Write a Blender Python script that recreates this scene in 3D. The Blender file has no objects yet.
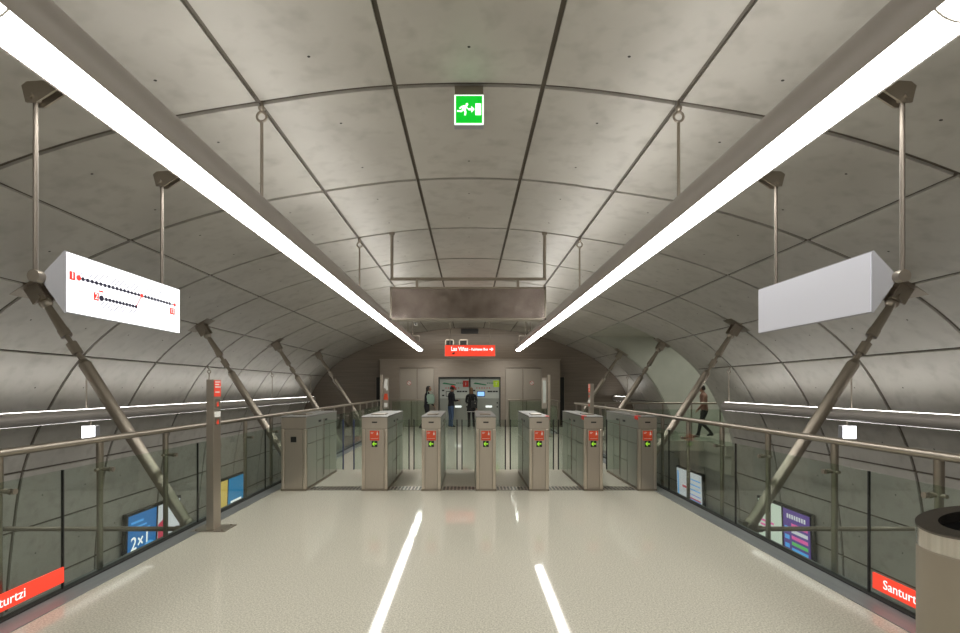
import bpy, bmesh, math, random
from mathutils import Vector, Matrix
random.seed(7)
PI = math.pi
sc = bpy.context.scene
C = sc.collection
EYE = 1.65

# ------------------------------------------------------------------ helpers
def V(*a): return Vector(a)

class MB:
    """collects shapes into one mesh, material slot per face"""
    def __init__(self): self.v = []; self.f = []; self.m = []; self.s = []
    def add(self, vs, fs, m=0, smooth=False):
        o = len(self.v); self.v += [tuple(p) for p in vs]
        for f in fs:
            self.f.append(tuple(o + i for i in f)); self.m.append(m); self.s.append(smooth)
    def box(self, x0, x1, y0, y1, z0, z1, m=0, bev=0.0):
        if bev <= 0:
            vs = [(x, y, z) for z in (z0, z1) for y in (y0, y1) for x in (x0, x1)]
            self.add(vs, [(0, 2, 3, 1), (4, 5, 7, 6), (0, 1, 5, 4), (2, 6, 7, 3), (0, 4, 6, 2), (1, 3, 7, 5)], m)
            return
        bm = bmesh.new()
        bmesh.ops.create_cube(bm, size=1)
        for v in bm.verts:
            v.co = Vector(((x0 + x1) / 2 + v.co.x * (x1 - x0), (y0 + y1) / 2 + v.co.y * (y1 - y0), (z0 + z1) / 2 + v.co.z * (z1 - z0)))
        bmesh.ops.bevel(bm, geom=bm.edges[:], offset=bev, segments=2, affect='EDGES', profile=.7)
        self.bm(bm, m)
    def bm(self, bm, m=0, smooth=False, mat=None):
        bm.verts.index_update()
        vs = [(mat @ v.co) if mat else v.co.copy() for v in bm.verts]
        self.add(vs, [[v.index for v in f.verts] for f in bm.faces], m, smooth)
        bm.free()
    def cyl(self, p0, p1, r0, r1=None, n=12, m=0, caps=True):
        r1 = r0 if r1 is None else r1
        p0 = Vector(p0); p1 = Vector(p1); d = (p1 - p0).normalized()
        a = d.orthogonal().normalized(); b = d.cross(a)
        vs = []
        for p, r in ((p0, r0), (p1, r1)):
            for i in range(n):
                t = 2 * PI * i / n
                vs.append(p + (a * math.cos(t) + b * math.sin(t)) * r)
        self.add(vs, [(i, (i + 1) % n, n + (i + 1) % n, n + i) for i in range(n)], m, True)
        if caps:
            self.add(vs[:n], [tuple(range(n - 1, -1, -1))], m)
            self.add(vs[n:], [tuple(range(n))], m)
    def tube(self, pts, r, n=8, m=0):
        for a, b in zip(pts, pts[1:]): self.cyl(a, b, r, n=n, m=m)
    def ring(self, c, axis, R, r, n=16, k=6, m=0):
        axis = Vector(axis).normalized(); a = axis.orthogonal().normalized(); b = axis.cross(a); c = Vector(c)
        vs = []
        for i in range(n):
            t = 2 * PI * i / n; d = a * math.cos(t) + b * math.sin(t)
            for j in range(k):
                u = 2 * PI * j / k
                vs.append(c + d * (R + r * math.cos(u)) + axis * (r * math.sin(u)))
        fs = [(i * k + j, ((i + 1) % n) * k + j, ((i + 1) % n) * k + (j + 1) % k, i * k + (j + 1) % k) for i in range(n) for j in range(k)]
        self.add(vs, fs, m, True)
    def lathe(self, prof, c=(0, 0, 0), n=40, m=0, mfun=None, smooth=True):
        c = Vector(c); k = len(prof); vs = []
        for i in range(n):
            t = 2 * PI * i / n
            for r, z in prof: vs.append(c + Vector((r * math.cos(t), r * math.sin(t), z)))
        for j in range(k - 1):
            fs = [(i * k + j, ((i + 1) % n) * k + j, ((i + 1) % n) * k + j + 1, i * k + j + 1) for i in range(n)]
            self.add(vs, fs, mfun(j) if mfun else m, smooth)
    def prism(self, poly, axis, a0, a1, m=0):
        """extrude a 2-D polygon along an axis: 'x' -> (y,z), 'y' -> (x,z), 'z' -> (x,y)"""
        def P(p, a):
            return {'x': (a, p[0], p[1]), 'y': (p[0], a, p[1]), 'z': (p[0], p[1], a)}[axis]
        n = len(poly)
        vs = [P(p, a0) for p in poly] + [P(p, a1) for p in poly]
        fs = [tuple(range(n)), tuple(range(2 * n - 1, n - 1, -1))] + [(i, n + i, n + (i + 1) % n, (i + 1) % n) for i in range(n)]
        self.add(vs, fs, m)
    def sphere(self, c, r, n=12, k=8, m=0, scale=(1, 1, 1)):
        bm = bmesh.new(); bmesh.ops.create_uvsphere(bm, u_segments=n, v_segments=k, radius=r)
        self.bm(bm, m, True, Matrix.Translation(c) @ Matrix.Diagonal((*scale, 1)))
    def build(self, name, mats, parent=None, off=None, M=None):
        me = bpy.data.meshes.new(name)
        o = Vector(off) if off is not None else Vector((0, 0, 0))
        vs = [Vector(v) - o for v in self.v]
        if M: vs = [M @ v for v in vs]
        me.from_pydata([tuple(v) for v in vs], [], self.f)
        if not isinstance(mats, (list, tuple)): mats = [mats]
        for mt in mats: me.materials.append(mt)
        me.polygons.foreach_set('material_index', self.m)
        me.polygons.foreach_set('use_smooth', self.s)
        bm = bmesh.new(); bm.from_mesh(me)
        bmesh.ops.recalc_face_normals(bm, faces=bm.faces[:])
        bm.to_mesh(me); bm.free()
        ob = bpy.data.objects.new(name, me); C.objects.link(ob)
        if parent is not None: ob.parent = parent
        return ob

def tag(o, label=None, cat=None, group=None, kind=None):
    if label: o['label'] = label
    if cat: o['category'] = cat
    if group: o['group'] = group
    if kind: o['kind'] = kind
    return o

def thing(name, label, cat, loc=(0, 0, 0), rz=0, group=None):
    o = bpy.data.objects.new(name, None); C.objects.link(o)
    o.location = loc; o.rotation_euler = (0, 0, rz); o.empty_display_size = .1
    return tag(o, label, cat, group)

def kids(o): return [c for c in C.objects if c.parent == o]

def dup(root, loc, label, rz=None):
    r = root.copy(); C.objects.link(r); r.location = loc; r['label'] = label
    if rz is not None: r.rotation_euler = (0, 0, rz)
    for ch in list(root.children):
        c = ch.copy(); C.objects.link(c); c.parent = r
        for g in list(ch.children):
            d = g.copy(); C.objects.link(d); d.parent = c
    return r

def text(name, body, size, mat, parent, M, ext=.002, align='LEFT', spacing=1.0, bold=0, fit=None):
    cu = bpy.data.curves.new(name, 'FONT'); cu.body = body; cu.size = size; cu.extrude = ext
    cu.align_x = align; cu.align_y = 'CENTER'; cu.space_character = spacing; cu.offset = bold; cu.resolution_u = 3
    tmp = bpy.data.objects.new(name + '_t', cu); C.objects.link(tmp)
    dg = bpy.context.evaluated_depsgraph_get()
    me = bpy.data.meshes.new_from_object(tmp.evaluated_get(dg))
    bpy.data.objects.remove(tmp); bpy.data.curves.remove(cu)
    me.name = name; me.materials.clear(); me.materials.append(mat)
    if fit:
        xs = [v.co.x for v in me.vertices]; k = fit / (max(xs) - min(xs)); me.transform(Matrix.Diagonal((k, 1, 1, 1)))
    me.transform(M)
    ob = bpy.data.objects.new(name, me); C.objects.link(ob); ob.parent = parent
    return ob

def frame(o, ex, ey):
    """matrix taking local x,y (and normal z) to the given world axes at origin o"""
    ex = Vector(ex).normalized(); ey = Vector(ey).normalized(); ez = ex.cross(ey)
    M = Matrix((ex, ey, ez)).transposed().to_4x4(); M.translation = Vector(o)
    return M

# ------------------------------------------------------------------ materials
def mat(name, col, rough=.5, metal=0.0, emit=None, es=0.0, spec=.5, coat=0.0):
    m = bpy.data.materials.new(name); m.use_nodes = True
    b = m.node_tree.nodes['Principled BSDF']
    b.inputs['Base Color'].default_value = (*col, 1); b.inputs['Roughness'].default_value = rough
    b.inputs['Metallic'].default_value = metal; b.inputs['Specular IOR Level'].default_value = spec
    b.inputs['Coat Weight'].default_value = coat
    if emit:
        b.inputs['Emission Color'].default_value = (*emit, 1); b.inputs['Emission Strength'].default_value = es
    return m

def noise_mat(name, c0, c1, rough, scale=(1, 1, 1), nscale=4.0, detail=6, metal=0.0, bump=0.0, rvar=0.0, lo=.3, hi=.7, spec=.5, second=None):
    m = mat(name, c0, rough, metal, spec=spec); nt = m.node_tree; n = nt.nodes; l = nt.links
    b = n['Principled BSDF']
    tc = n.new('ShaderNodeTexCoord'); mp = n.new('ShaderNodeMapping'); mp.inputs['Scale'].default_value = scale
    l.new(tc.outputs['Object'], mp.inputs['Vector'])
    nz = n.new('ShaderNodeTexNoise'); nz.inputs['Scale'].default_value = nscale; nz.inputs['Detail'].default_value = detail
    l.new(mp.outputs[0], nz.inputs['Vector'])
    cr = n.new('ShaderNodeValToRGB'); cr.color_ramp.elements[0].position = lo; cr.color_ramp.elements[1].position = hi
    cr.color_ramp.elements[0].color = (*c0, 1); cr.color_ramp.elements[1].color = (*c1, 1)
    l.new(nz.outputs['Fac'], cr.inputs['Fac'])
    out = cr.outputs['Color']
    if second:
        s2, lo2, hi2, amt, colr = second
        n2 = n.new('ShaderNodeTexNoise'); n2.inputs['Scale'].default_value = s2; n2.inputs['Detail'].default_value = 2
        l.new(tc.outputs['Object'], n2.inputs['Vector'])
        r2 = n.new('ShaderNodeMapRange'); r2.inputs[1].default_value = lo2; r2.inputs[2].default_value = hi2
        r2.inputs[3].default_value = 0; r2.inputs[4].default_value = amt
        l.new(n2.outputs['Fac'], r2.inputs[0])
        mx = n.new('ShaderNodeMix'); mx.data_type = 'RGBA'; mx.inputs[7].default_value = (*colr, 1)
        l.new(r2.outputs[0], mx.inputs[0]); l.new(out, mx.inputs[6]); out = mx.outputs[2]
    l.new(out, b.inputs['Base Color'])
    if rvar:
        r = n.new('ShaderNodeMapRange'); r.inputs[1].default_value = .3; r.inputs[2].default_value = .7
        r.inputs[3].default_value = rough - rvar; r.inputs[4].default_value = rough + rvar
        l.new(nz.outputs['Fac'], r.inputs[0]); l.new(r.outputs[0], b.inputs['Roughness'])
    if bump:
        bp = n.new('ShaderNodeBump'); bp.inputs['Strength'].default_value = bump; bp.inputs['Distance'].default_value = .01
        l.new(nz.outputs['Fac'], bp.inputs['Height']); l.new(bp.outputs[0], b.inputs['Normal'])
    return m

def glass_mat(name, tint, gl=1.0):
    m = bpy.data.materials.new(name); m.use_nodes = True; nt = m.node_tree; n = nt.nodes; n.clear()
    o = n.new('ShaderNodeOutputMaterial'); t = n.new('ShaderNodeBsdfTransparent'); g = n.new('ShaderNodeBsdfGlossy')
    t.inputs[0].default_value = (*tint, 1); g.inputs['Roughness'].default_value = .02; g.inputs[0].default_value = (gl, gl, gl, 1)
    f = n.new('ShaderNodeFresnel'); ge = n.new('ShaderNodeNewGeometry'); ma = n.new('ShaderNodeMath'); ma.operation = 'MULTIPLY_ADD'
    ma.inputs[1].default_value = 1 / 1.4 - 1.4; ma.inputs[2].default_value = 1.4      # the same reflectance from both faces of the pane
    nt.links.new(ge.outputs['Backfacing'], ma.inputs[0]); nt.links.new(ma.outputs[0], f.inputs[0]); mx = n.new('ShaderNodeMixShader')
    nt.links.new(f.outputs[0], mx.inputs[0]); nt.links.new(t.outputs[0], mx.inputs[1]); nt.links.new(g.outputs[0], mx.inputs[2])
    nt.links.new(mx.outputs[0], o.inputs[0])
    return m

CONC = noise_mat('concrete_panel', (.41, .39, .35), (.51, .49, .445), .45, (1, 1, 1), 1.1, 8, bump=.08, rvar=.08, second=(5, .5, .8, .35, (.20, .18, .15)))
JOINT = mat('joint_channel', (.105, .088, .068), .55)
HOLE = mat('bolt_hole', (.03, .025, .02), .7)
TERR = noise_mat('terrazzo', (.47, .45, .375), (.70, .675, .58), .055, (1, 1, 1), 80, 3, lo=.34, hi=.62, spec=.2, second=(110, .58, .68, .6, (.30, .27, .21)))
BROWN = noise_mat('end_wall_panels', (.19, .155, .125), (.25, .21, .17), .36, (.3, 1, 14), 2.0, 3)
PASS = noise_mat('passage_plaster', (.42, .42, .37), (.48, .48, .42), .6, (1, 1, 1), 2, 4)
DARKF = mat('platform_floor', (.20, .19, .17), .35)
SLAB = mat('slab_edge', (.21, .22, .22), .4, .3)
STRIP = noise_mat('edge_strip', (.22, .235, .245), (.27, .285, .295), .35, (4, .4, 4), 3, 2, metal=.3)
STEEL = noise_mat('brushed_steel', (.46, .415, .36), (.48, .435, .38), .34, (40, 40, .8), 3, 2, metal=.95, rvar=.01)
SERV = noise_mat('service_wall_steel', (.37, .32, .275), (.40, .35, .30), .33, (1, 1, 6), 3, 2, metal=.95, rvar=.02)
TOPM = mat('gate_top', (.24, .235, .22), .55, .3)
STEELP = noise_mat('brushed_steel_light', (.54, .485, .425), (.57, .515, .45), .34, (40, 40, .8), 3, 2, metal=.95, rvar=.01)
STEELG = noise_mat('side_steel', (.44, .455, .41), (.46, .475, .43), .30, (1, 1, 1), 2, 2, metal=.75)
TUBE = mat('steel_tube', (.40, .355, .30), .36, .9)
STRUT = mat('strut_steel', (.36, .32, .27), .38, 1.0)
STRUTD = mat('strut_cast_steel', (.34, .30, .25), .45, 1.0)
HOUS = mat('lamp_housing', (.43, .395, .37), .45, .25)
DIFF = mat('lamp_diffuser', (.9, .9, .9), .4, emit=(1.0, .985, .94), es=13.0)
DIFFS = mat('side_lamp_diffuser', (.9, .9, .9), .4, emit=(1.0, .97, .92), es=6.5)
DIFFT = mat('side_lamp_upper', (.9, .9, .9), .4, emit=(1.0, .97, .92), es=10.0)
UPFILL = mat('uplight_strip', (.9, .9, .9), .4, emit=(1.0, .975, .93), es=6.2)  # glow of the uplight added to the central tubes
WBOX = mat('white_box', (.34, .34, .365), .5)
WLIT = mat('lit_white_face', (.9, .9, .92), .3, emit=(.96, .97, 1.0), es=1.05)
WDIM = mat('dim_white_face', (.60, .605, .67), .45, emit=(.9, .9, 1.0), es=.09)
WSQ = mat('lit_square', (.9, .9, .9), .4, emit=(.95, .97, 1.0), es=2.0)
RED = mat('red_print', (.62, .035, .02), .4)
REDMAP = mat('red_map_print', (.7, .03, .02), .4, emit=(1.0, .04, .03), es=.6)
REDLIT = mat('red_backlit', (.7, .05, .03), .4, emit=(1.0, .062, .026), es=.58)
REDSIGN = mat('red_sign', (.72, .06, .03), .4, emit=(1.0, .065, .03), es=.15)
WHITET = mat('white_print', (.9, .9, .88), .4, emit=(1, 1, 1), es=.7)
WHITEP = mat('white_paint', (.8, .79, .76), .45)
NAVY = mat('navy_print', (.012, .01, .05), .5)
GREYT = mat('grey_print', (.22, .22, .26), .5, emit=(.4, .4, .46), es=.4)
BLACK = mat('black_plastic', (.012, .012, .012), .35)
BLACKM = mat('black_rubber', (.02, .02, .02), .6)
BLUEE = mat('blue_edge', (.02, .035, .12), .3)
GREENL = mat('green_arrow', (.2, .7, .03), .4, emit=(.42, .70, .04), es=.5)
DECAL = mat('orange_red_decal', (.66, .075, .025), .45)
CORNER = mat('corner_steel', (.70, .63, .55), .28, 1.0)
ROD = mat('hanger_steel', (.17, .145, .12), .42, .55)
EXITG = mat('exit_green', (.0, .5, .03), .4, emit=(.0, .50, .02), es=.75)
EXITW = mat('exit_white', (.9, 1, .9), .4, emit=(.85, 1, .88), es=1.0)
GLASS = glass_mat('balustrade_glass', (.88, .93, .895), .9)
GLASSF = glass_mat('flap_glass', (.90, .95, .92), .8)
SCREEN = noise_mat('scuffed_mirror_panel', (.30, .25, .23), (.42, .36, .335), .16, (1, 1, 1), 5, 5, metal=1.0, bump=.25, rvar=.07)
BIN = noise_mat('bin_body', (.33, .285, .225), (.36, .315, .25), .45, (1, 1, 1), 3, 2, metal=.35)
CHROME = noise_mat('polished_band', (.60, .56, .52), (.76, .72, .67), .10, (14, 14, .3), 3, 3, metal=1.0, bump=.15)
BINRIM = mat('bin_rim', (.20, .18, .165), .22, .95)
MACH = mat('machine_grey', (.36, .385, .35), .4, .3)
MACHW = mat('machine_white', (.50, .53, .49), .4, emit=(.75, .85, .75), es=.04)
LCD = mat('lcd_blue', (.1, .2, .5), .3, emit=(.25, .5, 1.0), es=1.1)
TRAY = mat('lit_tray', (.8, .8, .8), .4, emit=(.9, 1, .95), es=.8)
LIME = mat('lime_sign', (.3, .45, .02), .4, emit=(.35, .5, .02), es=.35)
GREENP = mat('green_print', (.03, .30, .12), .4)

# ------------------------------------------------------------------ setting: the vault
N_ = [(.65, 2.645), (1.84, 2.50), (3.06, 2.27), (4.30, 1.87), (5.50, 1.29), (6.43, .52), (7.08, -.52), (7.42, -1.39), (7.58, -2.40), (7.68, -3.45), (7.70, -4.75), (7.66, -5.9)]
NODES = [Vector((-x, h + EYE)) for x, h in reversed(N_)] + [Vector((x, h + EYE)) for x, h in N_]
def cat(p0, p1, p2, p3, t):
    return .5 * ((2 * p1) + (p2 - p0) * t + (2 * p0 - 5 * p1 + 4 * p2 - p3) * t * t + (3 * p1 - p0 - 3 * p2 + p3) * t ** 3)
def seg_pt(i, t):
    n = len(NODES); p1 = NODES[i]; p2 = NODES[i + 1]
    p0 = NODES[i - 1] if i > 0 else 2 * p1 - p2
    p3 = NODES[i + 2] if i + 2 < n else 2 * p2 - p1
    return cat(p0, p1, p2, p3, t)
def seg_nrm(i, t):     # outward normal in (x,z)
    a = seg_pt(i, max(0, t - .02)); b = seg_pt(i, min(1, t + .02)); d = (b - a).normalized()
    n = Vector((-d.y, d.x))
    return n if n.dot(seg_pt(i, t) - Vector((0, 0))) > 0 or True else -n
RSP = 1.9625
def RY(n): return 4.39 + RSP * (n - 1)
NSEG = len(NODES) - 1
CROWN = len(N_) - 1                       # index of the crown segment
def vault():
    mb = MB(); back = .06; g = .021
    for b in range(-4, 10):
        y0, y1 = RY(b), RY(b + 1)
        for i in range(NSEG):
            k = i - CROWN                  # + on the right hand side
            if b in (6, 7) and 4 <= k <= 8: continue       # the side passage opens here
            merged = b in (6, 7) and k in (2, 3)
            L = (NODES[i + 1] - NODES[i]).length; e = g / L
            ns = 5
            ga = g * 1.5 if not (merged and b == 7) else 0; gb = g * 1.5 if not (merged and b == 6) else 0
            ts = [e + (1 - 2 * e) * q / ns for q in range(ns + 1)]
            front = []
            for t in ts:
                p = seg_pt(i, t)
                front.append((p, seg_nrm(i, t)))
            vs = []
            for p, nr in front:
                vs += [(p.x, y0 + ga, p.y), (p.x, y1 - gb, p.y)]
            fs = [(2 * q, 2 * q + 1, 2 * q + 3, 2 * q + 2) for q in range(ns)]
            mb.add(vs, fs, 0, True)
            # panel edges going back into the joint
            def P(t, y, d):
                p = seg_pt(i, t); nr = seg_nrm(i, t); return (p.x + nr.x * d, y, p.y + nr.y * d)
            for t in (ts[0], ts[-1]):
                mb.add([P(t, y0 + ga, 0), P(t, y1 - gb, 0), P(t, y1 - gb, back), P(t, y0 + ga, back)], [(0, 1, 2, 3)], 0)
            for y in (y0 + ga, y1 - gb):
                vs = []
                for t in ts: vs += [P(t, y, 0), P(t, y, back)]
                mb.add(vs, [(2 * q, 2 * q + 1, 2 * q + 3, 2 * q + 2) for q in range(ns)], 0)
            vs = []
            for q in range(ns + 1):
                t = q / ns; vs += [P(t, y0, back * .45), P(t, y1, back * .45)]
            mb.add(vs, [(2 * q, 2 * q + 1, 2 * q + 3, 2 * q + 2) for q in range(ns)], 1, True)
            if not merged:
                for fy in (.25, .75):      # tie holes in each panel
                    p = seg_pt(i, .5); nr = seg_nrm(i, .5); tt = Vector((nr.y, -nr.x))
                    c = Vector((p.x - nr.x * .003, y0 + (y1 - y0) * fy, p.y - nr.y * .003))
                    vs = [c + Vector((tt.x * math.cos(a), math.sin(a), tt.y * math.cos(a))) * .013 for a in [2 * PI * q / 8 for q in range(8)]]
                    mb.add(vs, [tuple(range(8))], 2)
    o = mb.build('ceiling', [CONC, JOINT, HOLE]); tag(o, 'curved vault of pale grey concrete panels with dark joints', 'ceiling', kind='structure')
vault()

def struct(name, mb, m, label, cat='wall'):
    o = mb.build(name, m); return tag(o, label, cat, kind='structure')

Y0 = RY(-4); YE = 22.6
XL, XR = -3.09, 2.97                       # floor edges
GL, GR = -3.30, 3.20                       # glass lines
# end wall and wall behind the viewer: polygons of the vault's section
prof = [seg_pt(i, t) for i in range(NSEG) for t in (0, .25, .5, .75)] + [NODES[-1]]
mb = MB(); mb.prism([(p.x * 1.004, p.y + .004) for p in prof], 'y', RY(10) + .02, RY(10) + .30); struct('wall_back', mb, BROWN, 'dark brown panelled end wall under the arch')
YE = RY(10)
mb = MB(); mb.prism([(p.x, p.y) for p in prof], 'y', Y0 - .3, Y0 - .01); struct('wall_front', mb, CONC, 'concrete wall behind the viewer')
mb = MB(); mb.box(-7.75, 7.75, Y0, YE, -4.35, -4.2); struct('floor_platform', mb, DARKF, 'dark platform floor below the mezzanine', 'floor')
# mezzanine deck
mb = MB(); mb.box(XL, XR, Y0, YE, -.35, 0); mb.box(-5.2, XL, 21.0, YE, -.35, 0); mb.box(XR, 5.2, 21.0, YE, -.35, 0)
struct('floor', mb, TERR, 'glossy speckled beige terrazzo floor', 'floor')
BR0, BR1 = 15.55, RY(8)
mb = MB()
mb.box(XL - .36, XL, Y0, 21.0, -.32, -.02); mb.box(XR, XR + .36, Y0, BR0, -.32, -.02); mb.box(XR, XR + .36, BR1, 21.0, -.32, -.02)
struct('trim_1', mb, SLAB, 'grey steel edge beam along the deck', 'trim')
mb = MB(); mb.box(XL - .195, XL, Y0, 21.0, -.02, .006); struct('trim_2', mb, STRIP, 'grey strip between floor and left glass', 'trim')
mb = MB(); mb.box(XR, XR + .215, Y0, BR0, -.02, .006); mb.box(XR, XR + .215, BR1, 21.0, -.02, .006); struct('trim_3', mb, STRIP, 'grey strip between floor and right glass', 'trim')
mb = MB(); mb.box(GL - .035, GL + .03, Y0, 21.0, -.02, .016); mb.box(GR - .03, GR + .035, Y0, BR0, -.02, .016); mb.box(GR - .03, GR + .035, BR1, 21.0, -.02, .016)
struct('trim_4', mb, BLACKM, 'black channel at the foot of the glass, painted as its shadow gap', 'trim')  # its black stands in for the shadow gap below the glass
# side passage on the right
iR = CROWN + 4
sec = [seg_pt(i, t) for i in range(iR, CROWN + 9) for t in (0, .25, .5, .75)]
sec = [p for p in sec if p.y > 0]
poly = [(p.x, p.y) for p in sec] + [(sec[-1].x, 0), (12, 0), (12, 1.87 + EYE)]
mb = MB(); mb.prism(poly, 'y', BR1 + .02, BR1 + .16); struct('wall_right', mb, PASS, 'pale green-grey far wall of the side passage')
mb = MB(); mb.prism(poly, 'y', RY(6) - .16, RY(6) - .02); struct('wall_left', mb, PASS, 'near wall of the side passage')
mb = MB(); mb.box(4.32, 12, RY(6), BR1 + .16, 1.87 + EYE, 2.0 + EYE); struct('ceiling_passage', mb, PASS, 'flat ceiling of the side passage', 'ceiling')
mb = MB(); mb.box(12, 12.1, RY(6) - .1, BR1 + .16, -.35, 2 + EYE); struct('wall_passage', mb, PASS, 'end wall of the side passage')
mb = MB(); mb.box(XR, 12, BR0, BR1 + .02, -.30, 0); mb.box(7.3, 12, RY(6), BR0, -.30, 0); mb.box(7.45, 7.9, RY(6), BR1, -.85, -.30)
struct('floor_passage', mb, TERR, 'bridge floor to the side passage', 'floor')

# ------------------------------------------------------------------ steel service wall at the end
PF = 21.45                                  # its front plane
def pav():
    s = 500 / PF
    X = lambda px: (px - 469) / s
    Z = lambda py: EYE + (388 - py) / s
    x0, x1, zt = X(380), X(560), Z(360)
    n0, n1, nt = X(438.5), X(500.5), Z(377)
    yb = YE + .01
    mb = MB()
    mb.box(x0, X(399), PF, yb, 0, zt, 0); mb.box(X(542), x1, PF, yb, 0, zt, 0)
    mb.box(X(399), X(542), PF, yb, Z(367.5), zt, 0)
    mb.box(X(434.5), n0, PF, yb, 0, Z(367.5), 0); mb.box(n1, X(505), PF, yb, 0, Z(367.5), 0)
    mb.box(n0, n1, PF, yb, nt, Z(367.5), 0)
    mb.box(X(399), X(434.5), PF + .12, yb, 0, Z(367.5), 0); mb.box(X(505), X(542), PF + .12, yb, 0, Z(367.5), 0)
    mb.box(x0 - .03, x1 + .03, PF - .03, yb, zt, zt + .05, 0)
    # raised portal around the machines
    mb.box(X(435), n0, PF - .06, PF, 0, Z(363.5), 0); mb.box(n1, X(504), PF - .06, PF, 0, Z(363.5), 0); mb.box(n0, n1, PF - .06, PF, nt, Z(363.5), 0)
    struct('wall_service', mb, SERV, 'brushed steel service wall with doors and machine recess')
    mb = MB(); mb.box(n0 - .01, n0 + .03, PF - .03, yb, 0, nt); mb.box(n1 - .03, n1 + .01, PF - .03, yb, 0, nt); mb.box(n0, n1, PF - .03, yb, nt - .05, nt + .01)
    struct('trim_5', mb, BLACK, 'dark surround of the ticket machine recess', 'trim')
    k = 0
    for a, b in ((399.6, 416.8), (417.2, 434), (505.6, 522.8), (523.2, 541.4)):
        k += 1
        mb = MB(); mb.box(X(a) + .02, X(b) - .02, PF + .05, PF + .10, .02, Z(368) - .03, 0, .006)
        d = struct('door_%d' % k, mb, STEEL, '%s steel door leaf in the service wall' % ('far left', 'second', 'third', 'far right')[k - 1], 'door')
        mb = MB(); hx = X(b) - .08 if k % 2 else X(a) + .08
        mb.tube([(hx, PF + .03, .95), (hx, PF - .02, .95), (hx, PF - .02, 1.15), (hx, PF + .03, 1.15)], .012)
        mb.build('door_handle', TUBE, d)
        if k in (1, 3):
            cx = X(409.3 if k == 1 else 532)
            cx = X((a + b) / 2 + (1 if k == 1 else 0)) if k == 1 else X(532)
    # prohibition discs
    for px, lb in ((409, 'small round prohibition sticker on the left pair of steel doors'), (532, 'small round prohibition sticker on the right pair of steel doors')):
        t = thing('prohibition_sticker', lb, 'sticker', (X(px), PF + .05, Z(383)), 0, 'prohibition stickers on the steel doors')
        mb = MB(); mb.cyl((0, -.003, 0), (0, 0, 0), .095, n=20); mb.build('sticker_disc', WHITEP, t)
        mb = MB(); mb.ring((0, -.005, 0), (0, 1, 0), .085, .008, 20, 6)
        mb.prism([(-.060, .052), (-.052, .060), (.060, -.052), (.052, -.060)], 'y', -.008, -.004); mb.build('red_bar', RED, t)
    # vertical dark slots on the end wall
    for px, lb in ((376, 'tall narrow dark panel on the brown wall left of the steel doors'), (564.5, 'tall narrow dark panel on the brown wall right of the steel doors')):
        t = thing('dark_panel', lb, 'panel', (X(px), YE, 0), 0, 'dark panels on the end wall')
        mb = MB(); mb.box(-.09, .09, -.06, .03, .02, Z(377), 0, .01); mb.build('panel_face', BLACK, t)
        mb = MB(); mb.box(-.11, -.09, -.07, .03, .02, Z(377) + .02); mb.box(.09, .11, -.07, .03, .02, Z(377) + .02); mb.build('panel_edge', STRUTD, t)
    # ticket machines
    mid = X(469.8); ym = PF + .22
    for k, (a, b) in enumerate(((n0 + .03, mid - .03), (mid + .03, n1 - .03))):
        t = thing('ticket_machine', ('grey ticket machine in front of the man in a red cap', 'grey ticket machine with a glowing blue screen beside the woman')[k], 'ticket machine', ((a + b) / 2, ym, 0), 0, 'ticket machines in the recess')
        w = (b - a) / 2
        mb = MB(); mb.box(-w, w, 0, yb - ym, 0, nt - .05); mb.build('cabinet', MACH, t)
        mb = MB(); mb.box(-w + .01, w - .01, -.03, 0, Z(398.5), Z(379)); mb.build('upper_fascia', MACHW, t)
        mb = MB(); mb.box(-w + .01, w - .01, -.02, 0, .05, Z(399.3)); mb.build('lower_door', MACH, t)
        z = Z(383.3)
        mb = MB(); mb.prism([(-w + .12, z - .02), (-w + .2, z + .04), (w * .1, z - .05), (w * .08, z - .09)], 'y', -.034, -.03)
        mb.build('green_print', GREENP, t)
        for q in range(5): mb = MB(); mb.box(w * .14 + q * .075, w * .14 + q * .075 + .05, -.034, -.03, z - .01, z + .03); mb.build('green_print', GREENP, t)
        mb = MB(); mb.box(w - .27, w - .02, -.045, -.03, Z(387), Z(380.5)); sg = mb.build('corner_sign', RED if k == 0 else LIME, t)
        text('pictogram', ('i', 'T')[k], .2, WHITEP, sg, frame((w - .145, -.046, Z(383.8)), (1, 0, 0), (0, 0, 1)), align='CENTER')
        mb = MB(); z = Z(393.6); sx = -w * .28 if k else -w * .3
        mb.box(sx - .17, sx + .17, -.05, -.03, z - .13, z + .10, 1); mb.box(sx - .145, sx + .145, -.055, -.05, z - .105, z + .075, 0)
        mb.build('touch_screen', [LCD if k else MACHW, BLACK], t)
        mb = MB()
        for q, (fx, fz) in enumerate(((.25, 391.5), (.42, 391.5), (.62, 391.5), (.80, 391.5), (-.75, 390.5), (-.75, 395.5))):
            mb = MB(); mb.box(w * fx - .05, w * fx + .05, -.042, -.03, Z(fz) - .03, Z(fz) + .03); mb.build('slot', BLACK, t)
        for zz in (Z(403), Z(407)): mb = MB(); mb.box(w * .8, w * .8 + .06, -.035, -.02, zz - .03, zz + .03); mb.build('lock', BLACK, t)
        mb = MB(); mb.box(w * .05, w * .48, -.04, -.02, Z(407.6), Z(405.8)); mb.build('ticket_tray', TRAY, t)
        for q in range(6): mb = MB(); mb.box(-w * .6 + q * .11, -w * .6 + q * .11 + .05, -.036, -.03, Z(388) - .02, Z(388) + .02); mb.build('red_print', RED, t)
pav()
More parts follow.
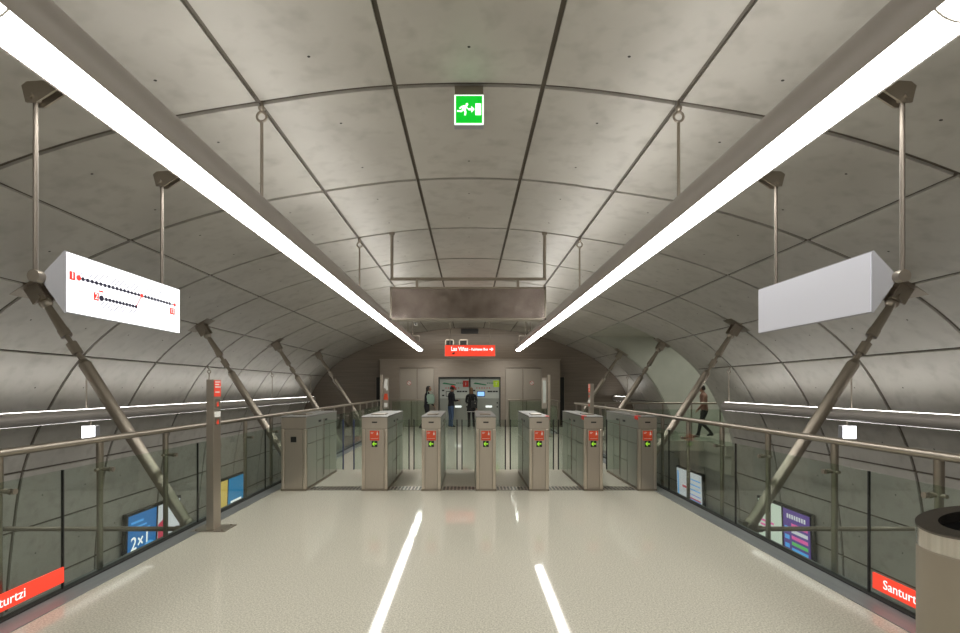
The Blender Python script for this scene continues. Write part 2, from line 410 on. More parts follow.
# dark vent box on the arch and two small frames under it
t = thing('vent_box', 'small dark vent box at the crown of the arched end wall', 'vent', (.03, YE + .02, EYE + 2.50))
mb = MB(); mb.box(-.38, .38, -.12, 0, -.11, .11, 0, .01); mb.build('casing', BLACK, t)
mb = MB()
for q in range(5): mb.box(-.35, .35, -.13, -.12, -.09 + q * .04, -.075 + q * .04)
mb.build('slat', BLACKM, t)
for x, lb in ((-.86, 'small square framed opening above the left of the red sign'), (-.25, 'small square framed opening above the middle of the red sign')):
    t = thing('wall_opening', lb, 'wall opening', (x, YE + .02, EYE + 1.98), 0, 'square openings in the arched end wall')
    mb = MB(); mb.box(-.15, .15, -.02, .01, -.13, .13); mb.build('dark_back', BLACK, t)
    mb = MB(); mb.box(-.19, .19, -.05, 0, .12, .16); mb.box(-.19, .19, -.05, 0, -.16, -.12); mb.box(-.19, -.15, -.05, 0, -.16, .16); mb.box(.15, .19, -.05, 0, -.16, .16); mb.build('frame', STEELP, t)

# ------------------------------------------------------------------ suspended tube lights
def arc_shell(mb, cx, cz, r, a0, a1, y0, y1, n, m):
    vs = []
    for q in range(n + 1):
        a = a0 + (a1 - a0) * q / n
        vs += [(cx + r * math.sin(a), y0, cz - r * math.cos(a)), (cx + r * math.sin(a), y1, cz - r * math.cos(a))]
    mb.add(vs, [(2 * q, 2 * q + 1, 2 * q + 3, 2 * q + 2) for q in range(n)], m, True)

def tube_light(cx, lb):
    cz = EYE + 1.50; r = .14; y0 = Y0 + .3; y1 = 18.6; h = math.radians(49)
    t = thing('tube_light', lb, 'ceiling light', (cx, y0, cz), 0, 'long tube lights under the vault')
    off = (cx, y0, cz)
    u = math.radians(37)
    mb = MB(); arc_shell(mb, cx, cz, r, h, PI - u, y0, y1, 16, 0); arc_shell(mb, cx, cz, r, PI + u, 2 * PI - h, y0, y1, 16, 0)
    # inner tray closes the housing above the diffuser
    a = r * math.sin(h) * .99; zz = cz - r * math.cos(h) * .9
    mb.box(cx - a, cx + a, y0, y1, zz, zz + .01)
    for sg in ((-1,) if cx < 0 else (1,)):  # side rail along the diffuser's outer edge
        x = cx + sg * r * math.sin(h); z = cz - r * math.cos(h)
        mb.box(min(x, x + sg * .014), max(x, x + sg * .014), y0, y1, z - .004, z + .022)
    mb.build('housing', HOUS, t, off)
    cuts = [y0, -2.06, 1.86, 4.36, 8.31, 12.24, 16.16, y1]
    for a, b in zip(cuts, cuts[1:]):
        mb = MB(); arc_shell(mb, cx, cz, r * .985, -h, h, a + .006, b - .006, 12, 0); mb.build('diffuser', DIFF, t, off)
    for y in cuts[1:-1]:
        mb = MB(); arc_shell(mb, cx, cz, r * 1.002, -h, h, y - .005, y + .005, 12, 0); mb.build('joint_ring', WHITEP, t, off)
    mb = MB(); arc_shell(mb, cx, cz, r * .97, PI - u * 1.05, PI + u * 1.05, y0, y1, 8, 0); mb.build('uplight_strip', UPFILL, t, off)  # uplight added on top of the tube to brighten the vault
    for y in (y0, y1):
        mb = MB(); mb.cyl((cx, y - .012, cz), (cx, y + .012, cz), r * 1.01, n=28); mb.build('end_cap', HOUS, t, off)
    for n in (-3, -1, 1, 3, 5, 7):
        y = RY(n); top = EYE + 2.50
        mb = MB(); mb.cyl((cx, y, cz + r - .01), (cx, y, top - .17), .014); mb.cyl((cx, y, cz + r - .01), (cx, y, cz + r + .03), .028)
        rod = mb.build('hanger_rod', TUBE, t, off)
        mb = MB(); mb.ring((cx, y, top - .12), (0, 1, 0), .042, .012); mb.sphere((cx, y, top - .045), .03); mb.cyl((cx, y, top - .05), (cx, y, top + .05), .014)
        mb.build('eye_hook', TUBE, rod, off)
    # cranked hanger at the far end
    sg = 1 if cx < 0 else -1
    mb = MB(); y = y1 - .25
    mb.tube([(cx, y, cz + r - .01), (cx, y, cz + .42), (cx - sg * .42, y, cz + .42), (cx - sg * .42, y, cz + .98)], .016)
    mb.build('cranked_hanger', TUBE, t, off)
tube_light(-1.82, 'long white tube light hanging on the left, running away from the viewer')
tube_light(1.84, 'long white tube light hanging on the right, running away from the viewer')

def side_light(cx, y0, y1, rods, lb):
    cz = 1.20; r = .105; sg = 1 if cx > 0 else -1
    t = thing('side_tube_light', lb, 'wall light', (cx, y0, cz), 0, 'side tube lights along the vault walls'); off = (cx, y0, cz)
    mb = MB()
    for c in (PI / 2, -PI / 2):
        arc_shell(mb, cx, cz, r, c - math.radians(71), c + math.radians(71), y0, y1, 12, 0)
    mb.box(cx - .02, cx + .02, y0, y1, cz - .06, cz + .06)
    mb.build('housing', HOUS, t, off)
    for nm, c in (('lower_diffuser', 0), ('uplight_strip', PI)):
        mb = MB(); arc_shell(mb, cx, cz, r * .98, c - math.radians(20), c + math.radians(20), y0 + .02, y1 - .02, 8, 0); mb.build(nm, DIFFT if c else DIFFS, t, off)
    for y in (y0, y1):
        mb = MB(); mb.cyl((cx, y - .012, cz), (cx, y + .012, cz), r * 1.01, n=24); mb.build('end_cap', HOUS, t, off)
    for n in rods:
        y = RY(n); top = EYE + .50
        mb = MB(); mb.cyl((cx, y, cz + r - .01), (cx, y, top - .14), .013)
        rod = mb.build('hanger_rod', TUBE, t, off)
        mb = MB(); mb.ring((cx, y, top - .10), (0, 1, 0), .04, .012); mb.cyl((cx, y, top - .06), (cx + sg * .06, y, top + .05), .013); mb.build('eye_hook', TUBE, rod, off)
side_light(-6.36, Y0 + .3, 20.4, (-2, 0, 1, 3, 5, 7, 9), 'long side tube light low along the left vault wall')
side_light(6.36, Y0 + .3, 12.4, (-2, 0, 1, 3, 5), 'long side tube light low along the right vault wall, nearer the viewer')
side_light(6.36, 20.0, 21.8, (9,), 'short side tube light at the far right beyond the passage')

# lit square boxes beneath the side lights
for sx, lb in ((-1, 'small lit white box under the left side tube light'), (1, 'small lit white box under the right side tube light')):
    t = thing('lit_box', lb, 'lit sign', (sx * 6.43, 8.5, 1.085), 0, 'lit white boxes under the side lights')
    mb = MB(); mb.cyl((0, 0, -.07), (0, 0, .012), .012); mb.build('stem', TUBE, t)
    mb = MB(); mb.box(-.12, .12, -.05, .05, -.30, -.07, 0, .008); mb.build('box_body', WBOX, t)
    mb = MB(); mb.box(-.112, .112, -.056, -.048, -.292, -.078); mb.build('lit_face', WSQ, t)

# ------------------------------------------------------------------ struts and ties
def strut_parts(sg):
    t = thing('diagonal_strut', '', 'strut', (sg * 3.55, RY(2), 0), 0, 'diagonal steel struts holding the deck')
    B = Vector((0, 0, -.12)); T = Vector((sg * 1.88, 0, EYE + 1.16)); d = (T - B).normalized(); L = (T - B).length
    P = lambda q: B + d * q
    mb = MB(); mb.cyl(P(.10), P(L - 1.02), .072, n=20); mb.cyl(P(L - 1.02), P(L - .96), .072, .045, n=20); mb.build('main_tube', STRUT, t)
    mb = MB(); mb.cyl(P(L - .97), P(L - .80), .03, n=12); mb.cyl(P(L - .86), P(L - .70), .062, n=8); mb.cyl(P(L - .72), P(L - .56), .028); mb.build('turnbuckle', STRUTD, t)
    mb = MB(); mb.cyl(P(L - .60), P(L - .50), .066, n=16); mb.cyl(P(L - .50), P(L - .16), .06, .045, n=16); mb.sphere(P(L - .1), .075); mb.build('fork_end', STRUT, t)
    # top bracket on the vault: plate, two cheeks and pin
    mb = MB(); c = P(L)
    nr = Vector((sg * .52, 0, .855)).normalized(); tt = Vector((nr.z, 0, -nr.x))
    pc = c + nr * .16
    def slab(cen, u, v, w, a, b, cc):
        vs = [cen + u * (i * a) + v * (j * b) + w * (k * cc) for k in (-1, 1) for j in (-1, 1) for i in (-1, 1)]
        mb.add(vs, [(0, 2, 3, 1), (4, 5, 7, 6), (0, 1, 5, 4), (2, 6, 7, 3), (0, 4, 6, 2), (1, 3, 7, 5)])
    ey = Vector((0, 1, 0))
    slab(pc, tt, ey, nr, .24, .16, .022)
    for s in (-1, 1):
        slab(c + nr * .05 + ey * (s * .075), tt, ey, nr, .09, .014, .13)
    mb.cyl(c + ey * -.11 - nr * .03, c + ey * .11 - nr * .03, .05, n=14); mb.build('top_bracket', STRUTD, t)
    mb = MB(); mb.sphere(P(.06), .085); mb.box(-.10 if sg > 0 else -.05, .05 if sg > 0 else .10, -.05, .05, -.22, -.04); mb.cyl((0, -.09, -.1), (0, .09, -.1), .045, n=14); mb.build('foot_bracket', STRUTD, t)
    return t
lab = {-1: ['nearest diagonal steel strut on the left, beside the lit map box', 'second diagonal steel strut from the viewer on the left', 'third diagonal steel strut from the viewer on the left', 'farthest diagonal steel strut on the left near the end wall'],
       1: ['nearest diagonal steel strut on the right, beside the blank white box', 'second diagonal steel strut from the viewer on the right', 'third diagonal steel strut on the right, by the side passage', 'farthest diagonal steel strut on the right near the end wall']}
for sg in (-1, 1):
    p = strut_parts(sg)
    for k, n in enumerate((2, 4, 6, 8)):
        q = p if k == 0 else dup(p, (sg * 3.55, RY(n), 0), '')
        q['label'] = lab[sg][k]
tl = {-1: 'nearest horizontal tie bar from the deck to the left vault wall', 1: 'nearest horizontal tie bar from the deck to the right vault wall'}
for sg in (-1, 1):
    for k, n in enumerate((2,)):
        t = thing('tie_bar', tl[sg] if k == 0 else tl[sg].replace('nearest', 'second'), 'tie bar', (sg * 3.5, RY(n), -.14), 0, 'horizontal tie bars of the deck')
        mb = MB(); mb.cyl((sg * .1, 0, 0), (sg * 4.06, 0, 0), .03); mb.build('bar', STRUT, t)
        mb = MB(); mb.cyl((sg * -.06, 0, 0), (sg * .22, 0, 0), .042); mb.cyl((sg * 3.9, 0, 0), (sg * 4.08, 0, 0), .045); mb.build('end_socket', STRUTD, t)

# ------------------------------------------------------------------ balustrades
def balustrade(gx, px, y0, y1, posts, joints, lb, name='glass_balustrade'):
    sg = 1 if gx > 0 else -1
    t = thing(name, lb, 'balustrade', (px, y0, 0), 0, 'glass balustrades along the deck'); off = (px, y0, 0)
    mb = MB(); mb.cyl((px, y0, 1.175), (px, y1, 1.175), .032, n=16); mb.build('handrail', TUBE, t, off)
    ys = [y0] + [j for j in joints if y0 < j < y1] + [y1]
    for a, b in zip(ys, ys[1:]):
        mb = MB(); mb.box(gx - .008, gx + .008, a + .006, b - .006, .012, .985); mb.build('glass_pane', GLASS, t, off)
    for j in ys[1:-1]:
        mb = MB(); mb.box(gx - .009, gx + .009, j - .006, j + .006, .02, .985); mb.build('joint_seal', BLACKM, t, off)
    for y in posts:
        if not y0 < y < y1: continue
        mb = MB(); mb.cyl((px, y, -.30), (px, y, 1.15), .026, n=12); mb.cyl((px, y, .90), (px, y, 1.15), .031, n=12); p = mb.build('post', STRUT, t, off)
        mb = MB(); mb.cyl((px, y, .90), (gx + sg * .008, y, .90), .016); mb.cyl((gx + sg * .005, y, .90), (gx + sg * .03, y, .90), .022); mb.cyl((gx - sg * .008, y, .90), (gx - sg * .018, y, .90), .022)
        mb.cyl((px, y - .06, .90), (px, y + .06, .90), .014)
        mb.build('glass_clamp', TUBE, p, off)
R_ = lambda a, n, s=1.0: [a + s * i for i in range(n)]
balustrade(GL, -3.41, Y0 + .2, 20.9, R_(-3.38, 24), R_(4.06 - 6.06, 12, 2.02), 'long glass and steel balustrade along the left edge of the floor')
balustrade(GR, 3.29, Y0 + .2, BR0 - .02, R_(-3.5, 19), R_(-2, 9, 2.0), 'long glass and steel balustrade along the right edge of the floor')
balustrade(GR, 3.29, BR1 + .05, 20.9, R_(18.5, 3), [20.0], 'short glass balustrade at the far right beyond the passage')
# bridge railing along x
t = thing('bridge_railing', 'glass railing along the front of the side bridge on the right', 'balustrade', (3.3, BR0 + .05, 0)); off = (3.3, BR0 + .05, 0)
mb = MB(); mb.cyl((3.3, BR0 + .05, 1.175), (8.0, BR0 + .05, 1.175), .032, n=14); mb.build('handrail', TUBE, t, off)
for k in range(4):
    mb = MB(); mb.box(3.38 + k * 1.14, 4.50 + k * 1.14, BR0 + .042, BR0 + .058, .04, .985); mb.build('glass_pane', GLASS, t, off)
for k in range(6):
    x = 3.36 + k * .9
    mb = MB(); mb.cyl((x, BR0 + .09, -.01), (x, BR0 + .09, 1.15), .024, n=10); mb.cyl((x, BR0 + .09, .9), (x, BR0 + .04, .9), .014); mb.build('post', STRUT, t, off)
# low glass guards before the steel doors
for x0, x1, lb in ((-3.25, -1.6, 'glass guard rail before the left steel doors'), (1.65, 3.2, 'glass guard rail before the right steel doors')):
    t = thing('guard_rail', lb, 'guard rail', ((x0 + x1) / 2, 20.95, 0), 0, 'glass guards before the steel doors'); off = ((x0 + x1) / 2, 20.95, 0)
    mb = MB(); mb.cyl((x0, 20.95, 1.15), (x1, 20.95, 1.15), .028); mb.build('handrail', TUBE, t, off)
    mb = MB(); mb.box(x0 + .03, x1 - .03, 20.942, 20.958, .03, 1.09); mb.build('glass_pane', GLASS, t, off)
    for q in range(3):
        x = x0 + .05 + (x1 - x0 - .1) * q / 2
        mb = MB(); mb.cyl((x, 20.98, 0), (x, 20.98, 1.14), .022, n=10); mb.cyl((x, 20.98, 0), (x, 20.98, .012), .05, n=14); mb.build('post', STRUT, t, off)

# ------------------------------------------------------------------ turnstiles
GY = 8.01; TL = 1.85; TH = 1.19
def turnstile(x0, x1, lb, lane_l, lane_r, first=False, ind=None):
    w = (x1 - x0) / 2; cx = (x0 + x1) / 2
    t = thing('ticket_gate', lb, 'ticket gate', (cx, GY, 0), 0, 'row of steel ticket gates')
    # core, darker, seen only in the joints
    mb = MB(); mb.box(-w + .016, w - .016, .012, TL - .012, 0, TH - .012); mb.build('core', STRUTD, t)
    # front: rounded corner posts, upper and lower panel
    mb = MB(); mb.box(-w + .058, w - .058, 0, .03, .035, .985, 0, .003); mb.build('lower_front_panel', STEELP, t)
    mb = MB(); mb.box(-w + .003, w - .003, -.004, .03, .998, TH, 0, .004); mb.build('upper_front_panel', STEELP, t)
    mb = MB()
    for s in (-1, 1):
        a, b = sorted((s * (w - .052), s * w)); mb.box(a, b, -.004, .07, .03, .99, 0, .016)
    mb.build('corner_post', CORNER, t)
    mb = MB(); mb.box(-w - .004, w + .004, -.008, TL + .004, 0, .033); mb.build('plinth', STRUTD, t)
    # sides: plates with open joints
    for s in (-1, 1):
        mb = MB(); ys = [.075, .56, .93, 1.36, TL - .01]
        for q, (a, b) in enumerate(zip(ys, ys[1:])):
            zs = [.038, .40, .745, .985] if q in (1, 2) else [.038, .745, .985]
            for z0, z1 in zip(zs, zs[1:]):
                xa, xb = sorted((s * (w - .018), s * w)); mb.box(xa, xb, a + .010, b - .010, z0 + .006, z1 - .006)
        xa, xb = sorted((s * (w - .018), s * w)); mb.box(xa, xb, .03, TL - .01, .998, TH - .012)
        mb.build('side_panel', STEELG, t)
        mb = MB()
        for y in (.74, 1.12): xa, xb = sorted((s * w, s * (w + .004))); mb.box(xa, xb, y - .07, y + .07, 1.06, 1.095)
        mb.build('sensor_slot', BLACK, t)
    mb = MB(); mb.prism([(-.004, TH), (.10, TH + .012), (TL, TH + .012), (TL, TH - .012), (-.004, TH - .012)], 'x', -w - .003, w + .003); mb.build('top_lid', TOPM, t)
    mb = MB(); mb.box(-w * .55, w * .55, .28, .62, TH + .01, TH + .03, 0, .006); mb.build('card_reader', STRUTD, t)
    mb = MB(); mb.box(-w + .02, w - .02, TL - .012, TL, .035, TH - .012); mb.build('rear_panel', STEELP, t)
    if first:
        mb = MB(); mb.box(-.045, .045, -.008, 0, .78, .87, 0, .003); mb.build('black_plate', BLACK, t)
    else:
        mb = MB(); mb.box(-.042, .042, -.007, -.003, 1.09, 1.112); mb.build('ticket_slot', BLACK, t)
        r = mb2 = MB(); mb2.box(-.075, .075, -.004, 0, .81, .965); dec = mb2.build('red_decal', DECAL, t)
        m3 = MB(); zt = .945
        m3.cyl((.045, -.0065, zt), (.045, -.004, zt), .007, n=8); m3.prism([(.037, zt - .010), (.053, zt - .010), (.058, zt - .05), (.049, zt - .05), (.045, zt - .03), (.041, zt - .05), (.032, zt - .05)], 'y', -.0065, -.004)
        for q in range(2): m3.box(-.06, -.06 + (.045, .035)[q], -.0065, -.004, .935 - q * .016, .940 - q * .016)
        m3.box(-.06, .06, -.0065, -.004, .838, .842)
        m3.build('print', WHITEP, dec)
        m4 = MB(); m4.box(-.046, .046, -.006, 0, .705, .805, 0, .003); ar = m4.build('arrow_display', BLACK, t)
        m5 = MB(); z = .755
        m5.prism([(-.038, z), (-.006, z + .036), (.008, z + .036), (-.014, z + .009), (.036, z + .009), (.036, z - .009), (-.014, z - .009), (.008, z - .036), (-.006, z - .036)], 'y', -.009, -.006); m5.build('arrow', GREENL, ar)
    if ind:
        m6 = MB(); s = ind; a, b = sorted((s * (w - .05), s * (w + .01))); m6.box(a, b, .02, .16, TH - .05, TH + .014, 0, .008); m6.build('red_indicator', RED, t)
    for s, (g, gap, em) in ((-1, lane_l or (0, 0, None)), (1, lane_r or (0, 0, None))):
        if not g: continue
        e = w + g / 2 - gap / 2; y = .98
        mb = MB(); xa, xb = sorted((s * (w + .001), s * (e - .012))); mb.box(xa, xb, y - .005, y + .005, .19, 1.08); fl = mb.build('flap', GLASSF, t)
        mb = MB(); xa, xb = sorted((s * (e - .012), s * (e + .008))); mb.box(xa, xb, y - .012, y + .012, .185, 1.085, 0, .003); mb.build('flap_edge', em, fl)
        mb = MB(); mb.cyl((s * w, y, .10), (s * w, y, 1.10), .009, n=10); mb.build('hinge_post', STRUTD, fl)
US = [(-3.01, -2.61), (-1.72, -1.306), (-.76, -.452), (.112, .43), (.966, 1.282), (1.843, 2.147), (2.712, 3.01)]
LB = ['wide steel ticket gate at the far left, front with a black square only', 'second ticket gate from the left, wide pale front with red decal', 'third ticket gate from the left, narrow front below the walking person', 'middle ticket gate, fourth from the left, below the woman', 'fifth ticket gate from the left, pale front facing the viewer', 'sixth ticket gate from the left, second from the right end', 'last ticket gate at the far right, against the glass balustrade']
lanes = []
for a, b in zip(US, US[1:]): lanes.append((b[0] - a[1], .19 if len(lanes) == 0 else .085, BLUEE if len(lanes) == 0 else (BLACK)))
for i, (a, b) in enumerate(US):
    turnstile(a, b, LB[i], lanes[i - 1] if i else None, lanes[i] if i < 6 else None, i == 0, {4: 1, 5: -1, 6: -1}.get(i))
for i, (a, b) in enumerate(zip(US, US[1:])):
    x0, x1 = a[1] + .006, b[0] - .006
    t = thing('floor_grating', 'perforated steel floor grating in the %s lane from the left' % ('first, widest', 'second', 'third', 'fourth', 'fifth', 'last')[i], 'floor grating', ((x0 + x1) / 2, 8.2, 0), 0, 'gratings between the ticket gates')
    w = (x1 - x0) / 2
    mb = MB(); mb.box(-w, w, -.13, .17, 0, .003); mb.build('tray', BLACK, t)
    mb = MB(); n = int(2 * w / .056)
    for q in range(n + 1): x = -w + (2 * w - .018) * q / n; mb.box(x, x + .022, -.13, .17, .003, .006)
    for y in (-.13, .01, .152): mb.box(-w, w, y, y + .014, .003, .0065)
    mb.build('grille', STEELP, t)

# ------------------------------------------------------------------ totems
def totem(loc, sg, lb, name='validator_totem'):
    t = thing(name, lb, 'totem', loc, 0, 'slim steel totems with red heads')
    mb = MB(); mb.box(-.20, .20, -.13, .17, 0, .008, 0, .003)
    for x in (-.15, .15):
        for y in (-.09, .13): mb.cyl((x, y, .008), (x, y, .02), .012, n=8)
    mb.build('base_plate', TUBE, t)
    mb = MB(); mb.box(-.042, .042, -.075, .095, .006, 1.75, 0, .004); mb.build('column', STEELP, t)
    a, b = sorted((sg * .042, sg * .047))
    mb = MB(); mb.box(a, b, -.065, .085, 1.55, 1.74); r = mb.build('red_panel', DECAL if sg < 0 else REDSIGN, t)
    mb = MB(); a2, b2 = sorted((sg * .047, sg * .049))
    for q, l in enumerate((.12, .09, .13, .0, .10)):
        if l: mb.box(a2, b2, -.05, -.05 + l, 1.715 - q * .03, 1.728 - q * .03)
    mb.build('print', WHITEP, r)
    for z0, z1 in ((1.42, 1.52), (1.22, 1.30)): mb = MB(); mb.box(a, b, -.04, .06, z0, z1); mb.build('button_plate', STRUTD, t)
    mb = MB(); mb.box(a, b, -.06, .08, 1.31, 1.375); mb.build('white_plate', WHITEP, t)
    for z in (1.46, 1.25): mb = MB(); mb.prism([(-.015, z), (.02, z + .03), (.035, z - .02), (.005, z - .03)], 'x', *sorted((sg * .047, sg * .051))); mb.build('red_button', REDSIGN, t)
totem((-2.995, 5.855, 0), 1, 'slim steel totem with red head standing on the left of the floor')
totem((2.86, 11.7, 0), -1, 'slim steel totem with red head behind the ticket gates on the right')

def info_post(x, y, sg, lb, red):
    t = thing('information_post', lb, 'information post', (x, y, 0), 0, 'information posts by the steel doors')
    mb = MB(); mb.cyl((0, 0, 0), (0, 0, .015), .12, n=18); mb.build('base_plate', TUBE, t)
    mb = MB(); mb.box(-.04, .04, -.05, .05, .01, 2.10, 0, .01); mb.build('post', CORNER, t)
    a, b = sorted((sg * .07, sg * .25))
    mb = MB(); mb.box(a, b, -.03, .03, .95, 2.0, 0, .01); p = mb.build('panel', STEEL if red else STEELP, t)
    c = (a + b) / 2
    if red:
        mb = MB(); mb.prism([(c - .07, 1.66), (c, 1.62), (c + .03, 1.55), (c + .07, 1.60), (c + .04, 1.80), (c + .06, 1.94), (c - .04, 1.96), (c - .06, 1.85)], 'y', -.036, -.03); mb.box(c - .06, c + .05, -.036, -.03, 1.0, 1.14); mb.build('notice', WHITEP, p)
        mb = MB(); mb.prism([(c - .08, 1.25), (c + .08, 1.25), (c + .05, 1.46), (c - .05, 1.46)], 'y', -.038, -.03); mb.build('red_notice', DECAL, p)
    else:
        mb = MB(); mb.box(c - .05, c + .05, -.036, -.03, 1.15, 1.9); mb.build('notice', MACHW, p)
    a, b = sorted((sg * .035, sg * .075))
    for z in (1.2, 1.8): mb = MB(); mb.box(a, b, -.02, .02, z, z + .05); mb.build('arm', TUBE, t)
info_post(-2.98, 17.0, 1, 'steel information post with white and red notices at the back left', True)
info_post(2.72, 17.0, -1, 'steel information post with a pale panel at the back right', False)

# ------------------------------------------------------------------ hanging triangular boxes
def hang_box(sg, lb, lit):
    xf = sg * 1.985; xa = sg * 2.115; ya, yb = 2.46, 3.425; zc = EYE + .545
    off = (xa, ya, zc)
    t = thing('hanging_sign_box', lb, 'sign', off, 0, 'wedge shaped boxes hung from the tube lights')
    zt, zb = EYE + .675, EYE + .372
    mb = MB(); mb.prism([(xf, zt), (xf + sg * .006, zt + .002), (xa, zc), (xf + sg * .006, zb - .002), (xf, zb)], 'y', ya, yb); mb.build('case', WBOX, t, off)
    mb = MB(); mb.box(min(xf - sg * .006, xf), max(xf - sg * .006, xf), ya + .006, yb - .006, zb + .005, zt - .005); f = mb.build('face', WLIT if lit else WDIM, t, off)
    for k, y in enumerate((ya - .02, yb + .02)):
        top = EYE + 1.46
        mb = MB(); mb.cyl((xa, y, zc), (xa, y, top - .05), .011); rod = mb.build('hanger_rod', ROD, t, off)
        mb = MB(); mb.cyl((xa - sg * .006, y - .022, zc), (xa - sg * .006, y + .02, zc), .03, n=16); mb.build('swivel_joint', TUBE, rod, off)
        mb = MB(); pl = [(xa - sg * .025, top - .08), (xa + sg * .025, top - .08), (xa + sg * .045, top), (xa + sg * .02, top + .02), (xa - sg * .15, top + .03), (xa - sg * .15, top)]
        mb.prism(pl, 'y', y - .028, y - .018); mb.prism(pl, 'y', y + .018, y + .028)
        mb.cyl((xa, y - .04, top - .05), (xa, y + .04, top - .05), .016); mb.build('clevis', STRUTD, rod, off)
    return t, f, off, xf, ya, yb, zb, zt
hang_box(1, 'blank white wedge shaped sign box hanging on the right', False)
t, f, off, xf, ya, yb, zb, zt = hang_box(-1, 'lit white sign box with a metro line map hanging on the left', True)
# map printed on the lit face: u along the face 0..1, v up 0..1
def U(u, v): return (ya + (yb - ya) * u, zb + (zt - zb) * v)
def pr(mb, poly, d=0.0): mb.prism(poly, 'x', xf + .006 + d, xf + .0085 + d)
def dot(mb, u, v, r, d=0.0, n=10):
    y, z = U(u, v); pr(mb, [(y + r * math.cos(2 * PI * q / n), z + r * math.sin(2 * PI * q / n)) for q in range(n)], d)
def line(mb, a, b, w, d=0.0):
    a = Vector(U(*a)); b = Vector(U(*b)); n = (b - a).normalized(); n = Vector((-n.y, n.x)) * w / 2
    pr(mb, [tuple(a + n), tuple(b + n), tuple(b - n), tuple(a - n)], d)
L1v = .613; L2v = .365
mb = MB(); line(mb, (.074, L1v), (.93, L1v), .006); line(mb, (.24, L2v), (.528, L2v), .006)
for q in range(25): dot(mb, .105 + .80 * q / 25, L1v, .0105, .001)
for q in range(10): dot(mb, .275 + .253 * q / 9, L2v, .0105, .001)
dot(mb, .238, L2v, .016, .001); mb.build('route_line', NAVY, f, off)
mb = MB(); line(mb, (.528, L2v), (.58, L1v), .004, .001); mb.build('interchange_line', REDMAP, f, off)
for u, r in ((.074, .015), (.58, .013), (.93, .012)): mb = MB(); dot(mb, u, L1v, r, .002); mb.build('station_dot', REDMAP, f, off)
mb = MB(); line(mb, (.22, .485), (.255, .485), .008); mb.build('arrow_mark', REDMAP, f, off)
for u, v, ch in ((.034, .62, '1'), (.20, .375, '2'), (.905, .46, '12')):
    mb = MB(); y, z = U(u, v); w = .017 if ch != '12' else .026; mb.prism([(y - w, z - .021), (y + w, z - .021), (y + w, z + .021), (y - w, z + .021)], 'x', xf + .006, xf + .0085); pl = mb.build('line_number', REDMAP, f, off)
    text('numeral', ch, .045 if len(ch) < 2 else .038, WHITET, pl, frame(Vector((xf + .0088, y, z)) - Vector(off), (0, 1, 0), (0, 0, 1)), .001, 'CENTER')
mb = MB()
for q in range(26):
    u = .085 + .84 * q / 26; l = .10 + .12 * random.random(); line(mb, (u, L1v + .05), (u + l * .32, L1v + .05 + l), .0038)
tag(mb.build('station_names', GREYT, f, off), kind='stuff'); mb = MB()
for q in range(10):
    u = .26 + .27 * q / 9; l = .10 + .10 * random.random(); line(mb, (u, L2v - .05), (u - l * .32, L2v - .05 - l), .0038)
tag(mb.build('station_names', GREYT, f, off), kind='stuff')

# ------------------------------------------------------------------ exit sign
t = thing('exit_sign', 'green running man exit sign hanging at the crown of the vault', 'exit sign', (0, 4.42, EYE + 2.66))
s = 500 / 4.22
mb = MB(); mb.box(-.125, .125, -.03, .05, -.10, -.005); mb.build('mount', STRUTD, t)
mb = MB(); mb.box(-.13, .13, -.05, .02, -.365, -.098, 0, .008); mb.build('case', WBOX, t)
mb = MB(); mb.box(-.128, .128, -.058, -.05, -.362, -.101, 0, .003); mb.build('border', EXITW, t)
mb = MB(); mb.box(-.115, .115, -.063, -.057, -.349, -.114); f = mb.build('face', EXITG, t)
mb = MB(); y = (-.067, -.063); z = -.232
mb.box(.055, .105, *y, z - .05, z + .05)
mb.prism([(-.005, z - .008), (.02, z - .008), (.02, z - .028), (.048, z), (.02, z + .028), (.02, z + .008), (-.005, z + .008)], 'y', *y)
mb.cyl((-.018, y[0], z + .042), (-.018, y[1], z + .042), .011, n=10)
mb.prism([(-.062, z + .022), (-.05, z + .034), (-.02, z + .03), (-.032, z - .006), (-.056, z - .004)], 'y', *y)
mb.prism([(-.03, z + .03), (-.02, z + .028), (-.008, z + .005), (-.016, z + .001)], 'y', *y)
mb.prism([(-.06, z + .03), (-.054, z + .02), (-.078, z + .002), (-.086, z + .01)], 'y', *y)
mb.prism([(-.05, z + .002), (-.035, z + .004), (-.022, z - .022), (-.028, z - .052), (-.042, z - .052), (-.038, z - .024)], 'y', *y)
mb.prism([(-.056, z + .004), (-.042, z - .006), (-.066, z - .024), (-.104, z - .02), (-.104, z - .009), (-.07, z - .011)], 'y', *y)
mb.build('pictogram', EXITW, f)

# ------------------------------------------------------------------ hanging display and red direction sign
DY = 8.33
t = thing('hanging_display', 'wide dark scuffed display box hanging above the ticket gates', 'display', (0, DY, EYE + 1.4))
s = 500 / (DY - .14); X = lambda px: (px - 469) / s
zt = (388 - 287) / s - 1.4; zb = (388 - 320) / s - 1.4
mb = MB(); mb.box(X(391), X(545), -.13, .14, zb + .01, zt - .01, 0, .01); mb.build('case', STRUT, t)
mb = MB(); mb.box(X(390), X(546), -.15, -.125, zb, zb + .03); mb.box(X(390), X(546), -.15, -.125, zt - .03, zt); mb.box(X(390), X(391.8), -.15, -.125, zb, zt); mb.box(X(544.2), X(546), -.15, -.125, zb, zt); mb.build('bezel', STRUT, t)
mb = MB(); mb.box(X(391.8), X(544.2), -.142, -.128, zb + .03, zt - .03); mb.build('panel', SCREEN, t)
mb = MB()
for px in (392, 544.5):
    x = (px - 469) / 60; mb.cyl((x, 0, 1.83 - 1.4), (x, 0, 2.60 - 1.4), .026, n=12); mb.cyl((x, 0, 2.54 - 1.4), (x, 0, 2.6 - 1.4), .045, n=12)
mb.build('upright_tube', TUBE, t)
mb = MB()
